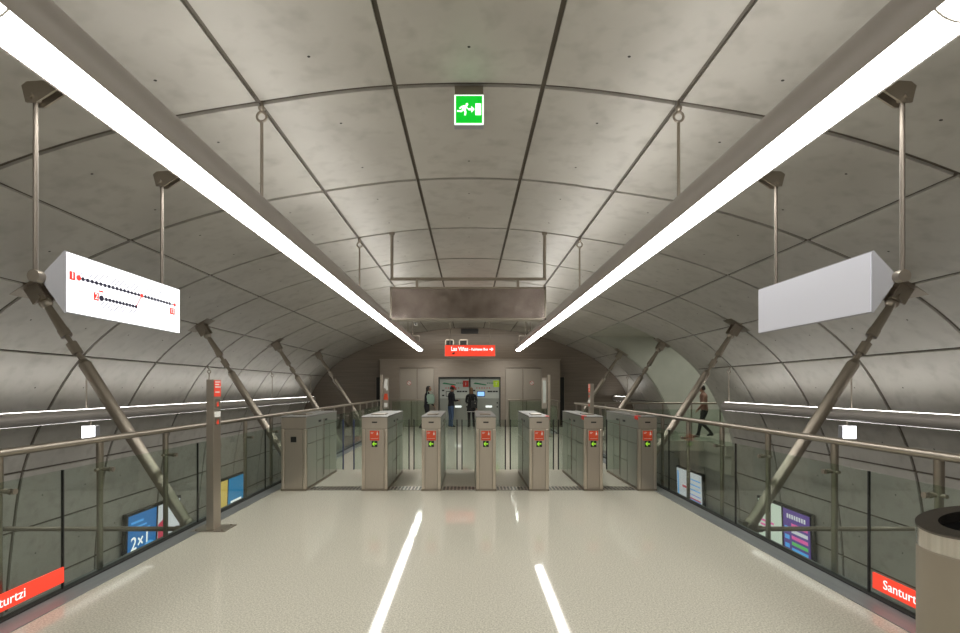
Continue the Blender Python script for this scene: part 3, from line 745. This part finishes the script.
mb.cyl((-1.31, 0, 1.815 - 1.4), (1.285, 0, 1.815 - 1.4), .026, n=12)
for px in (417, 518): x = (px - 469) / 60; mb.cyl((x, 0, zt - .02), (x, 0, 1.815 - 1.4), .022, n=10)
mb.build('cross_tube', TUBE, t)

RYs = 18.0; s = 500 / RYs
X = lambda px: (px - 469) / s
t = thing('direction_sign', 'lit red direction sign hanging before the arched end wall', 'sign', (0, RYs, EYE + (388 - 350.7) / s))
h = .5 * 11 / s
mb = MB(); mb.box(X(444.6), X(495.4), 0, .14, -h - .01, h + .01, 0, .01); mb.build('case', STRUT, t)
mb = MB(); mb.box(X(445), X(495), -.012, 0, -h, h); f = mb.build('face', REDLIT, t)
text('lettering', 'Las Viñas', .20, WHITET, f, frame((X(451), -.014, h * .3), (1, 0, 0), (0, 0, 1)), .002, bold=.006, fit=17 / s)
text('lettering', '- Kabiezes Bus', .125, WHITET, f, frame((X(469.3), -.014, h * .24), (1, 0, 0), (0, 0, 1)), .002, bold=.004, fit=18.5 / s)
mb = MB(); x = X(490.2); z = h * .25
mb.prism([(x - .03, z - .02), (x + .05, z - .02), (x + .03, z - .06), (x + .06, z - .06), (x + .12, z), (x + .06, z + .06), (x + .03, z + .06), (x + .05, z + .02), (x - .03, z + .02)], 'y', -.016, -.012); mb.build('arrow', WHITET, f)
mb = MB(); x = X(453); mb.prism([(x - .05, -.13), (x + .06, -.13), (x + .06, -.045), (x + .02, -.045), (x + .02, -.08), (x - .02, -.08), (x - .02, -.11), (x - .05, -.11)], 'y', -.016, -.012); mb.build('icon', BLACK, f)
mb = MB()
for px in (450, 490): mb.cyl((X(px), .07, h), (X(px), .07, EYE + 2.67 - (EYE + (388 - 350.7) / s)), .014)
mb.build('hanger_rod', TUBE, t)
# small camera at the end of the left light
t = thing('security_camera', 'small white security camera hanging near the end of the left tube light', 'camera', ((416 - 469) / (500 / 18.9), 18.9, EYE + 2.56))
mb = MB(); mb.cyl((0, 0, 0), (0, 0, -.12), .012); mb.cyl((0, 0, 0), (0, 0, -.012), .04); mb.build('bracket', TUBE, t)
mb = MB(); mb.box(-.05, .05, -.13, .10, -.21, -.12, 0, .012); mb.build('camera_body', WHITEP, t)
mb = MB(); mb.cyl((0, -.15, -.165), (0, -.12, -.165), .03); mb.build('lens', BLACK, t)

# ------------------------------------------------------------------ red station signs on the glass
for sg, gx, lb in ((-1, GL, 'red Santurtzi sign on the left glass balustrade'), (1, GR, 'red Santurtzi sign on the right glass balustrade, partly behind the bin')):
    xi = gx - sg * .009; y1 = 4.05 if sg < 0 else 3.94; y0 = y1 - 1.25
    t = thing('station_sign', lb, 'sign', (xi, y1, .14), 0, 'red station signs on the glass')
    a, b = sorted((0, -sg * .012))
    mb = MB(); mb.box(a, b, -1.25, 0, -.062, .062, 0, .003); f = mb.build('red_plate', REDLIT, t)
    if sg < 0: M = frame((.0125, -.35, 0), (0, 1, 0), (0, 0, 1)); text('lettering', 'Santurtzi', .098, WHITET, f, M, .001, 'RIGHT')
    else: M = frame((-.0125, -.10, 0), (0, -1, 0), (0, 0, 1)); text('lettering', 'Santurtzi', .098, WHITET, f, M, .001, 'LEFT')

# ------------------------------------------------------------------ litter bin
BX, BYY, BR = 2.655, 2.56, .275
t = thing('litter_bin', 'round beige steel litter bin at the bottom right corner', 'litter bin', (BX, BYY, 0))
mb = MB(); mb.lathe([(0, 0), (BR - .012, 0), (BR - .012, .02), (BR, .025), (BR, .80), (BR - .004, .81)], n=56); mb.build('body', BIN, t)
sl = lambda x: .905 + .11 * (x / BR + 1) / 2
def slope_band():
    n = 56; mb = MB(); vs = []
    for i in range(n):
        a = 2 * PI * i / n; x, y = BR * 1.006 * math.cos(a), BR * 1.006 * math.sin(a)
        vs += [(x, y, .81), (x, y, sl(x))]
    mb.add(vs, [(2 * i, 2 * ((i + 1) % n), 2 * ((i + 1) % n) + 1, 2 * i + 1) for i in range(n)], 0, True)
    mb.build('top_band', CHROME, t)
    mb = MB(); vs = []
    hx = .0; hr = .185
    for i in range(n):
        a = 2 * PI * i / n; x, y = BR * 1.012 * math.cos(a), BR * 1.012 * math.sin(a); xi, yi = hx + hr * math.cos(a), hr * math.sin(a)
        vs += [(x, y, sl(x) - .004), (x, y, sl(x) + .006), (xi, yi, sl(xi) + .006), (xi, yi, sl(xi) - .05)]
    for k in range(3):
        mb.add(vs, [(4 * i + k, 4 * ((i + 1) % n) + k, 4 * ((i + 1) % n) + k + 1, 4 * i + k + 1) for i in range(n)], 0, k == 2)
    mb.build('rim', BINRIM, t)
    mb = MB(); vs = []
    for i in range(n):
        a = 2 * PI * i / n; xi, yi = hx + hr * 1.02 * math.cos(a), hr * 1.02 * math.sin(a); vs += [(xi, yi, sl(xi) - .02), (xi, yi, .3)]
    mb.add(vs, [(2 * i, 2 * ((i + 1) % n), 2 * ((i + 1) % n) + 1, 2 * i + 1) for i in range(n)], 0, True); mb.add([vs[2 * i + 1] for i in range(n)], [tuple(range(n))], 0)
    mb.build('liner', BLACK, t)
slope_band()

# ------------------------------------------------------------------ advert light boxes on the lower walls
def pmat(n, c, e=.6): return mat(n, c, .4, emit=c, es=e)
PB = pmat('poster_blue', (.02, .15, .42), .6); PR = pmat('poster_red', (.55, .06, .10)); PW = pmat('poster_white', (.62, .62, .66)); PY = pmat('poster_yellow', (.62, .45, .12)); PC = pmat('poster_teal', (.02, .20, .42)); PV = pmat('poster_violet', (.09, .05, .22), .8)
PG = pmat('poster_pale', (.60, .66, .58)); PO = pmat('poster_orange', (.85, .30, .04)); PP = pmat('poster_pink', (.75, .12, .38)); PGR = pmat('poster_green', (.12, .50, .14)); PLB = pmat('poster_sky', (.10, .38, .80))
def lightbox(sg, y0, y1, ym, sheets, lb):
    """two lit sheets in a dark frame leaning with the wall; local u along the wall (viewer's left to right), v up"""
    zt, zb = -1.20, -3.0; xt, xb = 7.50, 7.56
    base = Vector((sg * xb, (y0 + y1) / 2, zb)); ev = Vector((sg * (xt - xb), 0, zt - zb)).normalized()
    eu = Vector((0, -sg, 0)); H = (Vector((sg * xt, 0, zt)) - Vector((sg * xb, 0, zb))).length
    t = thing('advert_lightbox', lb, 'advertisement', base, 0, 'advert light boxes on the lower walls')
    M = frame((0, 0, 0), eu, ev); W = (y1 - y0) / 2
    mb = MB(); mb.box(-W - .05, W + .05, -.02, H + .06, -.10, -.005, 0, .01); mb.build('frame', BLACK, t, M=M)
    c = -W if sg > 0 else -W
    um = ((y0 + y1) / 2 - ym) * sg
    for k, (a, b) in enumerate(((-W, um - .04), (um + .04, W))):
        col, fn = sheets[k]
        mb = MB(); mb.box(a, b, .03, H, -.004, .006); sh = mb.build('poster', col, t, M=M)
        if fn: fn(sh, M, a, b, H)
def rects(sh, M, col, rs, nm='print'):
    mb = MB()
    for a, b, c, d in rs: mb.box(a, b, c, d, .006, .009)
    mb.build(nm, col, sh, M=M)
def p2x1(sh, M, a, b, H):
    text('lettering', '2×1', .42, WHITET, sh, M @ Matrix.Translation((a + .08, H - .66, .008)), .001, bold=.004)
    rects(sh, M, PLB, [(a + .08, a + .50, H - .20, H - .15), (a + .25, a + .62, H - .31, H - .27), (a + .30, a + .75, H - .40, H - .37)])
    mb = MB(); mb.cyl((b - .25, H - .98, .006), (b - .25, H - .98, .010), .26, n=20); mb.build('print', PLB, sh, M=M)
    mb = MB()
    for q in range(5): mb.cyl((b - .38 + q * .07, H - .95 + .05 * (q % 2), .010), (b - .38 + q * .07, H - .95 + .05 * (q % 2), .013), .05, n=10)
    mb.build('print', PO, sh, M=M)
def pred(sh, M, a, b, H):
    mb = MB(); mb.prism([(a, .05), (a + .28, .05), (a + .34, H * .45), (a + .22, H * .8), (a, H * .75)], 'z', .006, .009); mb.build('print', PR, sh, M=M)
def pyel(sh, M, a, b, H): rects(sh, M, PW, [(a + .1, b - .1, H * .3, H * .55)]); rects(sh, M, BLACK, [(a + .12, a + .3, H * .6, H * .68)])
def ptea(sh, M, a, b, H): rects(sh, M, WHITET, [(a + .15, b - .15, H * .56, H * .60), (a + .2, b - .2, H * .48, H * .51)]); rects(sh, M, PGR, [(a + .1, a + .4, H * .1, H * .28)])
def porg(sh, M, a, b, H): rects(sh, M, PO, [(a + .15, a + .55, .35, .65)]); rects(sh, M, PP, [(a + .1, b - .3, H * .70, H * .73), (a + .1, b - .45, H * .64, H * .67)]); rects(sh, M, PR, [(a + .55, b - .1, .30, .42)])
def pvio(sh, M, a, b, H):
    cols = [PP, PW, PP, PGR, PLB, PLB, PB, PP]
    rects(sh, M, PW, [(a + .14 + q * .085, a + .14 + q * .085 + .055, H - .20, H - .10) for q in range(8)])
    for q, c in enumerate(cols): rects(sh, M, c, [(a + .3, b - .06, H - .38 - q * .14, H - .30 - q * .14)])
    rects(sh, M, PLB, [(a + .05, a + .22, H - .5 - q * .2, H - .4 - q * .2) for q in range(5)])
def ptxt(sh, M, a, b, H): rects(sh, M, PLB, [(a + .06, a + .16, .2, H - .1)]); rects(sh, M, PR, [(b - .45, b - .12, H * .66, H * .70), (b - .4, b - .12, H * .38, H * .42)])
def ptxt2(sh, M, a, b, H): rects(sh, M, PLB, [(a + .05, b - .08, H - .25 - q * .17, H - .21 - q * .17) for q in range(8)]); rects(sh, M, PR, [(a + .05, b - .08, H * .5, H * .53), (a + .05, b - .12, H * .58, H * .60)])
lightbox(-1, 11.02, 12.98, 12.04, [(PB, p2x1), (PW, pred)], 'lit advert box with a blue 2x1 poster seen through the left glass')
lightbox(-1, 14.75, 16.65, 15.58, [(PY, pyel), (PC, ptea)], 'lit advert box with a teal poster behind the totem on the left')
lightbox(1, 11.02, 12.98, 11.98, [(PG, porg), (PV, pvio)], 'lit advert box with a violet striped poster seen through the right glass')
lightbox(1, 16.15, 18.05, 17.1, [(PW, ptxt), (PW, ptxt2)], 'lit advert box with two pale posters under the side bridge')

# ------------------------------------------------------------------ people
SKIN = mat('skin', (.42, .24, .17), .5); HAIRD = mat('dark_hair', (.02, .014, .01), .5); HAIRB = mat('light_brown_hair', (.16, .085, .035), .5)
NAVYJ = mat('navy_jacket', (.010, .011, .018), .8); JEAN = noise_mat('blue_jeans', (.045, .085, .17), (.07, .12, .22), .85, nscale=30); SHOE = mat('dark_shoes', (.015, .013, .012), .6)
BLKC = mat('black_coat', (.010, .010, .011), .75); BLKT = mat('black_trousers', (.015, .015, .016), .85); CAPM = mat('red_cap', (.58, .025, .02), .6)
MINT = mat('mint_fabric', (.22, .31, .25), .7); RUST = mat('rust_jacket', (.22, .12, .085), .8)
EYEM = mat('eye_dark', (.02, .015, .012), .3)

def person(name, label, loc, rz, mats, arms, legs, lean=0.0, head_pitch=0.0, coat=0.92, scale=1.0):
    """mats: torso, trousers, shoes; arms/legs: joint positions in local metres (y forward)"""
    t = thing(name, label, 'person', loc, rz, 'people beyond the ticket gates')
    t.scale = (scale,) * 3
    J = {}; E = []
    def j(n, p, r): J[n] = (Vector(p), r)
    L = lambda z: lean * max(0, z - .95)
    j('pelvis', (0, 0, .95), (.155, .115)); j('waist', (0, L(1.1), 1.10), (.145, .105)); j('chest', (0, L(1.3), 1.29), (.165, .12)); j('top', (0, L(1.43), 1.42), (.12, .085)); j('neck', (0, L(1.5) + .01, 1.50), (.055, .055)); j('skull', (0, L(1.57) + .02, 1.56), (.055, .06))
    E += [('pelvis', 'waist', 0), ('waist', 'chest', 0), ('chest', 'top', 0), ('top', 'neck', 3), ('neck', 'skull', 3)]
    for s, sd in ((-1, 'l'), (1, 'r')):
        el, wr = arms[sd]
        j('sh' + sd, (s * .185, L(1.40), 1.395), (.07, .065)); j('el' + sd, el, (.05, .05)); j('wr' + sd, wr, (.033, .033))
        hd = (Vector(wr) - Vector(el)).normalized(); j('pa' + sd, Vector(wr) + hd * .08, (.036, .022))
        E += [('top', 'sh' + sd, 0), ('sh' + sd, 'el' + sd, 0), ('el' + sd, 'wr' + sd, 0), ('wr' + sd, 'pa' + sd, 3)]
        kn, an = legs[sd]
        j('hip' + sd, (s * .095, 0, .88), (.105, .10)); j('kn' + sd, kn, (.068, .068)); j('an' + sd, an, (.046, .05)); 
        fd = Vector((s * .02, .17, 0)); j('toe' + sd, Vector((an[0], an[1], max(.035, an[2] - .055))) + fd, (.038, .03))
        j('he' + sd, (an[0], an[1] - .04, max(.035, an[2] - .05)), (.035, .035))
        E += [('pelvis', 'hip' + sd, 1), ('hip' + sd, 'kn' + sd, 1), ('kn' + sd, 'an' + sd, 1), ('an' + sd, 'he' + sd, 2), ('an' + sd, 'toe' + sd, 2)]
    names = list(J); me = bpy.data.meshes.new('sk'); me.from_pydata([tuple(J[n][0]) for n in names], [(names.index(a), names.index(b)) for a, b, _ in E], [])
    ob = bpy.data.objects.new('sk', me); C.objects.link(ob)
    md = ob.modifiers.new('s', 'SKIN'); md.use_smooth_shade = True
    for i, n in enumerate(names):
        sv = me.skin_vertices[0].data[i]; sv.radius = J[n][1]; sv.use_root = (n == 'pelvis')
    sb = ob.modifiers.new('d', 'SUBSURF'); sb.levels = 2
    dg = bpy.context.evaluated_depsgraph_get(); ev = ob.evaluated_get(dg).to_mesh()
    vs = [v.co.copy() for v in ev.vertices]; fs = [tuple(p.vertices) for p in ev.polygons]
    segs = [(J[a][0], J[b][0], m, (J[a][1][0] + J[b][1][0]) / 2) for a, b, m in E]
    def near(c):
        best = None
        for a, b, m, r in segs:
            d = b - a; q = max(0, min(1, (c - a).dot(d) / d.length_squared)); dist = (c - a - d * q).length - r
            if best is None or dist < best[0]: best = (dist, m)
        return best[1]
    mb = MB()
    o = len(mb.v); mb.v += [tuple(v) for v in vs]
    for f in fs:
        c = sum((vs[i] for i in f), Vector()) / len(f)
        m = near(c)
        if m in (0, 1) and abs(c.x) < .3 and .7 < c.z: m = 0 if c.z > coat else 1
        mb.f.append(f); mb.m.append(m); mb.s.append(True)
    bpy.data.objects.remove(ob)
    # hands: four fingers and a thumb, slightly curled
    for s, sd in ((-1, 'l'), (1, 'r')):
        w, p = J['wr' + sd][0], J['pa' + sd][0]; d = (p - w).normalized(); up = Vector((0, 0, 1)) if abs(d.z) < .8 else Vector((0, 1, 0))
        side = d.cross(up).normalized(); nrm = side.cross(d)
        for q in range(4):
            st = p - d * .02 + side * (-.027 + q * .018); ln = (.062, .072, .068, .05)[q]
            m1 = st + d * ln * .6; m2 = m1 + (d * .7 - nrm * .5) * ln * .55
            mb.cyl(st, m1, .010, .009, 8, 3); mb.sphere(m1, .0095, 8, 6, 3); mb.cyl(m1, m2, .009, .007, 8, 3)
        st = p - d * .05 + side * -.03 * s; m1 = st + (d * .5 - side * .7 * s) * .05; m2 = m1 + (d * .9 - side * .1 * s) * .03
        mb.cyl(st, m1, .012, .010, 8, 3); mb.cyl(m1, m2, .010, .008, 8, 3)
    # head with jaw, nose, ears, eyes
    hc = J['skull'][0] + Vector((0, .02, .075)); Rm = Matrix.Translation(hc) @ Matrix.Rotation(-head_pitch, 4, 'X')
    bm = bmesh.new(); bmesh.ops.create_uvsphere(bm, u_segments=20, v_segments=14, radius=1)
    for v in bm.verts:
        x, y, z = v.co; k = 1 - .28 * max(0, -z) ** 1.2
        v.co = Vector((x * .077 * k, y * .098 * (1 - .12 * max(0, -z)) + (.012 if z < -.2 and y > 0 else 0), z * .118))
    mb.bm(bm, 3, True, Rm)
    bm = bmesh.new(); bmesh.ops.create_cone(bm, segments=8, radius1=.016, radius2=.005, depth=.04, cap_ends=True); mb.bm(bm, 3, True, Rm @ Matrix.Translation((0, .098, -.012)) @ Matrix.Rotation(.45, 4, 'X'))
    for s in (-1, 1):
        bm = bmesh.new(); bmesh.ops.create_uvsphere(bm, u_segments=8, v_segments=6, radius=1); mb.bm(bm, 3, True, Rm @ Matrix.Translation((s * .078, -.005, -.005)) @ Matrix.Diagonal((.01, .02, .03, 1)))
        bm = bmesh.new(); bmesh.ops.create_uvsphere(bm, u_segments=8, v_segments=6, radius=.011); mb.bm(bm, 4, True, Rm @ Matrix.Translation((s * .03, .083, .012)))
    bm = bmesh.new(); bmesh.ops.create_cube(bm, size=1); mb.bm(bm, 5, False, Rm @ Matrix.Translation((0, .088, -.055)) @ Matrix.Diagonal((.04, .01, .008, 1)))
    mb.build('body', [mats[0], mats[1], mats[2], SKIN, EYEM, RED], t)
    return t, Rm, J

def hair(t, Rm, m, back=.10, longer=0.0):
    mb = MB(); bm = bmesh.new(); bmesh.ops.create_uvsphere(bm, u_segments=20, v_segments=14, radius=1)
    kill = [v for v in bm.verts if (v.co.y > .45 and v.co.z < .45) or v.co.z < -.55]
    bmesh.ops.delete(bm, geom=kill, context='VERTS')
    for v in bm.verts: v.co = Vector((v.co.x * .088, v.co.y * .108 - .006, v.co.z * .126 + .004))
    mb.bm(bm, 0, True, Rm)
    if longer:
        bm = bmesh.new(); bmesh.ops.create_uvsphere(bm, u_segments=16, v_segments=12, radius=1)
        mb.bm(bm, 0, True, Rm @ Matrix.Translation((0, -.065, -.07 - longer / 2)) @ Matrix.Diagonal((.092, .05, .09 + longer / 2, 1)))
    mb.build('hair', m, t)

stand = {'l': ((-.10, .02, .50), (-.105, -.01, .09)), 'r': ((.10, .02, .50), (.11, -.01, .09))}
walk = {'l': ((-.10, .14, .52), (-.10, .22, .10)), 'r': ((.09, .05, .50), (.09, -.27, .14))}
def px_loc(px, Y): return ((px - 469) * Y / 500, Y, 0)
# man
t, Rm, J = person('person', 'man in a red cap, dark jacket and blue jeans standing at the ticket machines', px_loc(450.8, 20.9), math.radians(-62), (NAVYJ, JEAN, SHOE),
    {'l': ((-.25, .04, 1.13), (-.12, .27, 1.14)), 'r': ((.25, .04, 1.13), (.12, .27, 1.14))}, stand, lean=.06, head_pitch=.45, coat=.90, scale=.99)
hair(t, Rm, HAIRD)
mb = MB(); bm = bmesh.new(); bmesh.ops.create_uvsphere(bm, u_segments=20, v_segments=12, radius=1); bmesh.ops.delete(bm, geom=[v for v in bm.verts if v.co.z < .12], context='VERTS')
mb.bm(bm, 0, True, Rm @ Matrix.Translation((0, -.004, .03)) @ Matrix.Diagonal((.104, .124, .122, 1)))
bm = bmesh.new(); bmesh.ops.create_cone(bm, segments=20, radius1=.085, radius2=.08, depth=.012, cap_ends=True); mb.bm(bm, 0, False, Rm @ Matrix.Translation((0, .12, .042)) @ Matrix.Diagonal((.95, .9, 1, 1)))
mb.sphere(Rm @ Vector((0, 0, .14)), .012); mb.build('cap', CAPM, t)
# woman
t, Rm, J = person('person', 'woman with light brown hair in a black coat seen from behind at the ticket machines', px_loc(471.3, 20.7), math.radians(8), (BLKC, BLKT, SHOE),
    {'l': ((-.215, .05, 1.13), (-.13, .24, 1.08)), 'r': ((.225, -.02, 1.12), (.245, .06, .87))}, stand, coat=.86, scale=.955)
hair(t, Rm, HAIRB, longer=.18)
mb = MB(); n = 20; vs = []
for k, (z, a, b) in enumerate(((.99, .165, .125), (.86, .185, .145), (.70, .20, .16))):
    for q in range(n): vs.append((a * math.cos(2 * PI * q / n), b * math.sin(2 * PI * q / n), z))
mb.add(vs, [(k * n + q, k * n + (q + 1) % n, (k + 1) * n + (q + 1) % n, (k + 1) * n + q) for k in range(2) for q in range(n)], 0, True); mb.build('coat_skirt', BLKC, t)
mb = MB(); mb.ring((0, 0, 0), (0, 0, 1), .2, .010, 24, 6); o = mb.build('coat_hem', WHITEP, t, M=Matrix.Translation((0, 0, .705)) @ Matrix.Diagonal((1, .8, 1, 1)))
wl = px_loc(471.3, 20.7)
b = thing('shoulder_bag', "black shoulder bag hanging at the back of the woman in a black coat", 'bag', (wl[0] + .12, wl[1] - .155, .98))
mb = MB(); mb.box(-.13, .13, -.06, .045, -.14, .14, 0, .03); mb.build('bag_body', BLACK, b)
mb = MB(); mb.tube([(-.11, -.01, .12), (-.15, .03, .30), (-.19, .09, .42)], .010); mb.build('strap', BLACK, b)
mb = MB(); mb.cyl((.03, -.066, .05), (.03, -.058, .05), .022); mb.build('clasp', CHROME, b)
# walker
wx = px_loc(426.5, 19.6)
t, Rm, J = person('person', 'dark haired person in dark clothes walking past the left steel doors', wx, math.radians(-80), (NAVYJ, BLKT, SHOE),
    {'l': ((-.24, .12, 1.14), (-.20, .30, .98)), 'r': ((.25, -.06, 1.12), (.24, .16, 1.08))}, walk, lean=.08, coat=.90, scale=.985)
hair(t, Rm, HAIRD, longer=.05)
b = thing('tote_bag', 'pale mint bag carried by the person walking past the steel doors', 'bag', (wx[0] + .17, wx[1] - .22, 1.22))
mb = MB(); mb.lathe([(0, -.2), (.08, -.195), (.15, -.16), (.17, -.05), (.165, .08), (.13, .17), (.06, .2), (0, .2)], n=20); mb.build('bag_body', MINT, b, M=Matrix.Diagonal((1, .42, 1, 1)))
mb = MB(); mb.tube([(-.10, -.01, .18), (-.12, .03, .28), (-.06, .04, .30), (.06, .03, .28), (.08, -.01, .18)], .010); mb.build('strap', MINT, b)
# person on the bridge
t, Rm, J = person('person', 'person in a rust brown jacket and black trousers walking on the side bridge', (7.72, 16.4, 0), math.radians(80), (RUST, BLKT, SHOE),
    {'l': ((-.24, .10, 1.13), (-.22, .25, .95)), 'r': ((.24, -.10, 1.12), (.22, -.05, .88))}, walk, lean=.06, coat=.92)
hair(t, Rm, HAIRD)

# ------------------------------------------------------------------ area lights: the hidden passage lamp, then unseen fills
def area(name, loc, rot, sx, sy, e, col):
    l = bpy.data.lights.new(name, 'AREA'); l.shape = 'RECTANGLE'; l.size = sx; l.size_y = sy; l.energy = e; l.color = col
    o = bpy.data.objects.new(name, l); C.objects.link(o); o.location = loc; o.rotation_euler = rot; return o
area('passage_lamp', (8.6, 16.2, 3.44), (0, 0, 0), 4.0, .3, 42, (.97, 1.0, .90))
area('service_wall_fill', (0, 20.6, 4.0), (math.radians(25), 0, 0), 5.0, .3, 25, (1.0, .93, .82))  # unseen area light brightening the service wall
for x in (-6, 6): pass
area('under_deck_fill_left', (-3.3, 9, -.42), (0, math.radians(50), 0), .3, 24, 60, (1.0, .97, .9))  # unseen fill added under the deck for the lower left wall
area('under_deck_fill_right', (3.2, 9, -.42), (0, math.radians(-50), 0), .3, 24, 40, (1.0, .97, .9))  # the same added fill for the lower right wall
w = bpy.data.worlds.new('w'); sc.world = w; w.use_nodes = True
w.node_tree.nodes['Background'].inputs[0].default_value = (.5, .48, .44, 1); w.node_tree.nodes['Background'].inputs[1].default_value = .05

# ------------------------------------------------------------------ camera
cd = bpy.data.cameras.new('camera'); cam = bpy.data.objects.new('camera', cd); C.objects.link(cam)
cam.location = (0, 0, EYE); cam.rotation_euler = (PI / 2, 0, 0)
cd.sensor_width = 36; cd.lens = 500 / 960 * 36; cd.shift_x = 11 / 960; cd.shift_y = 71.5 / 960; cd.clip_start = .05
sc.camera = cam
sc.view_settings.view_transform = 'Standard'; sc.view_settings.look = 'None'; sc.view_settings.gamma = 1; sc.view_settings.use_curve_mapping = False
sc.view_settings.exposure = 0.28
sc.cycles.transparent_max_bounces = 32; sc.cycles.max_bounces = 10; sc.cycles.diffuse_bounces = 5; sc.cycles.glossy_bounces = 5
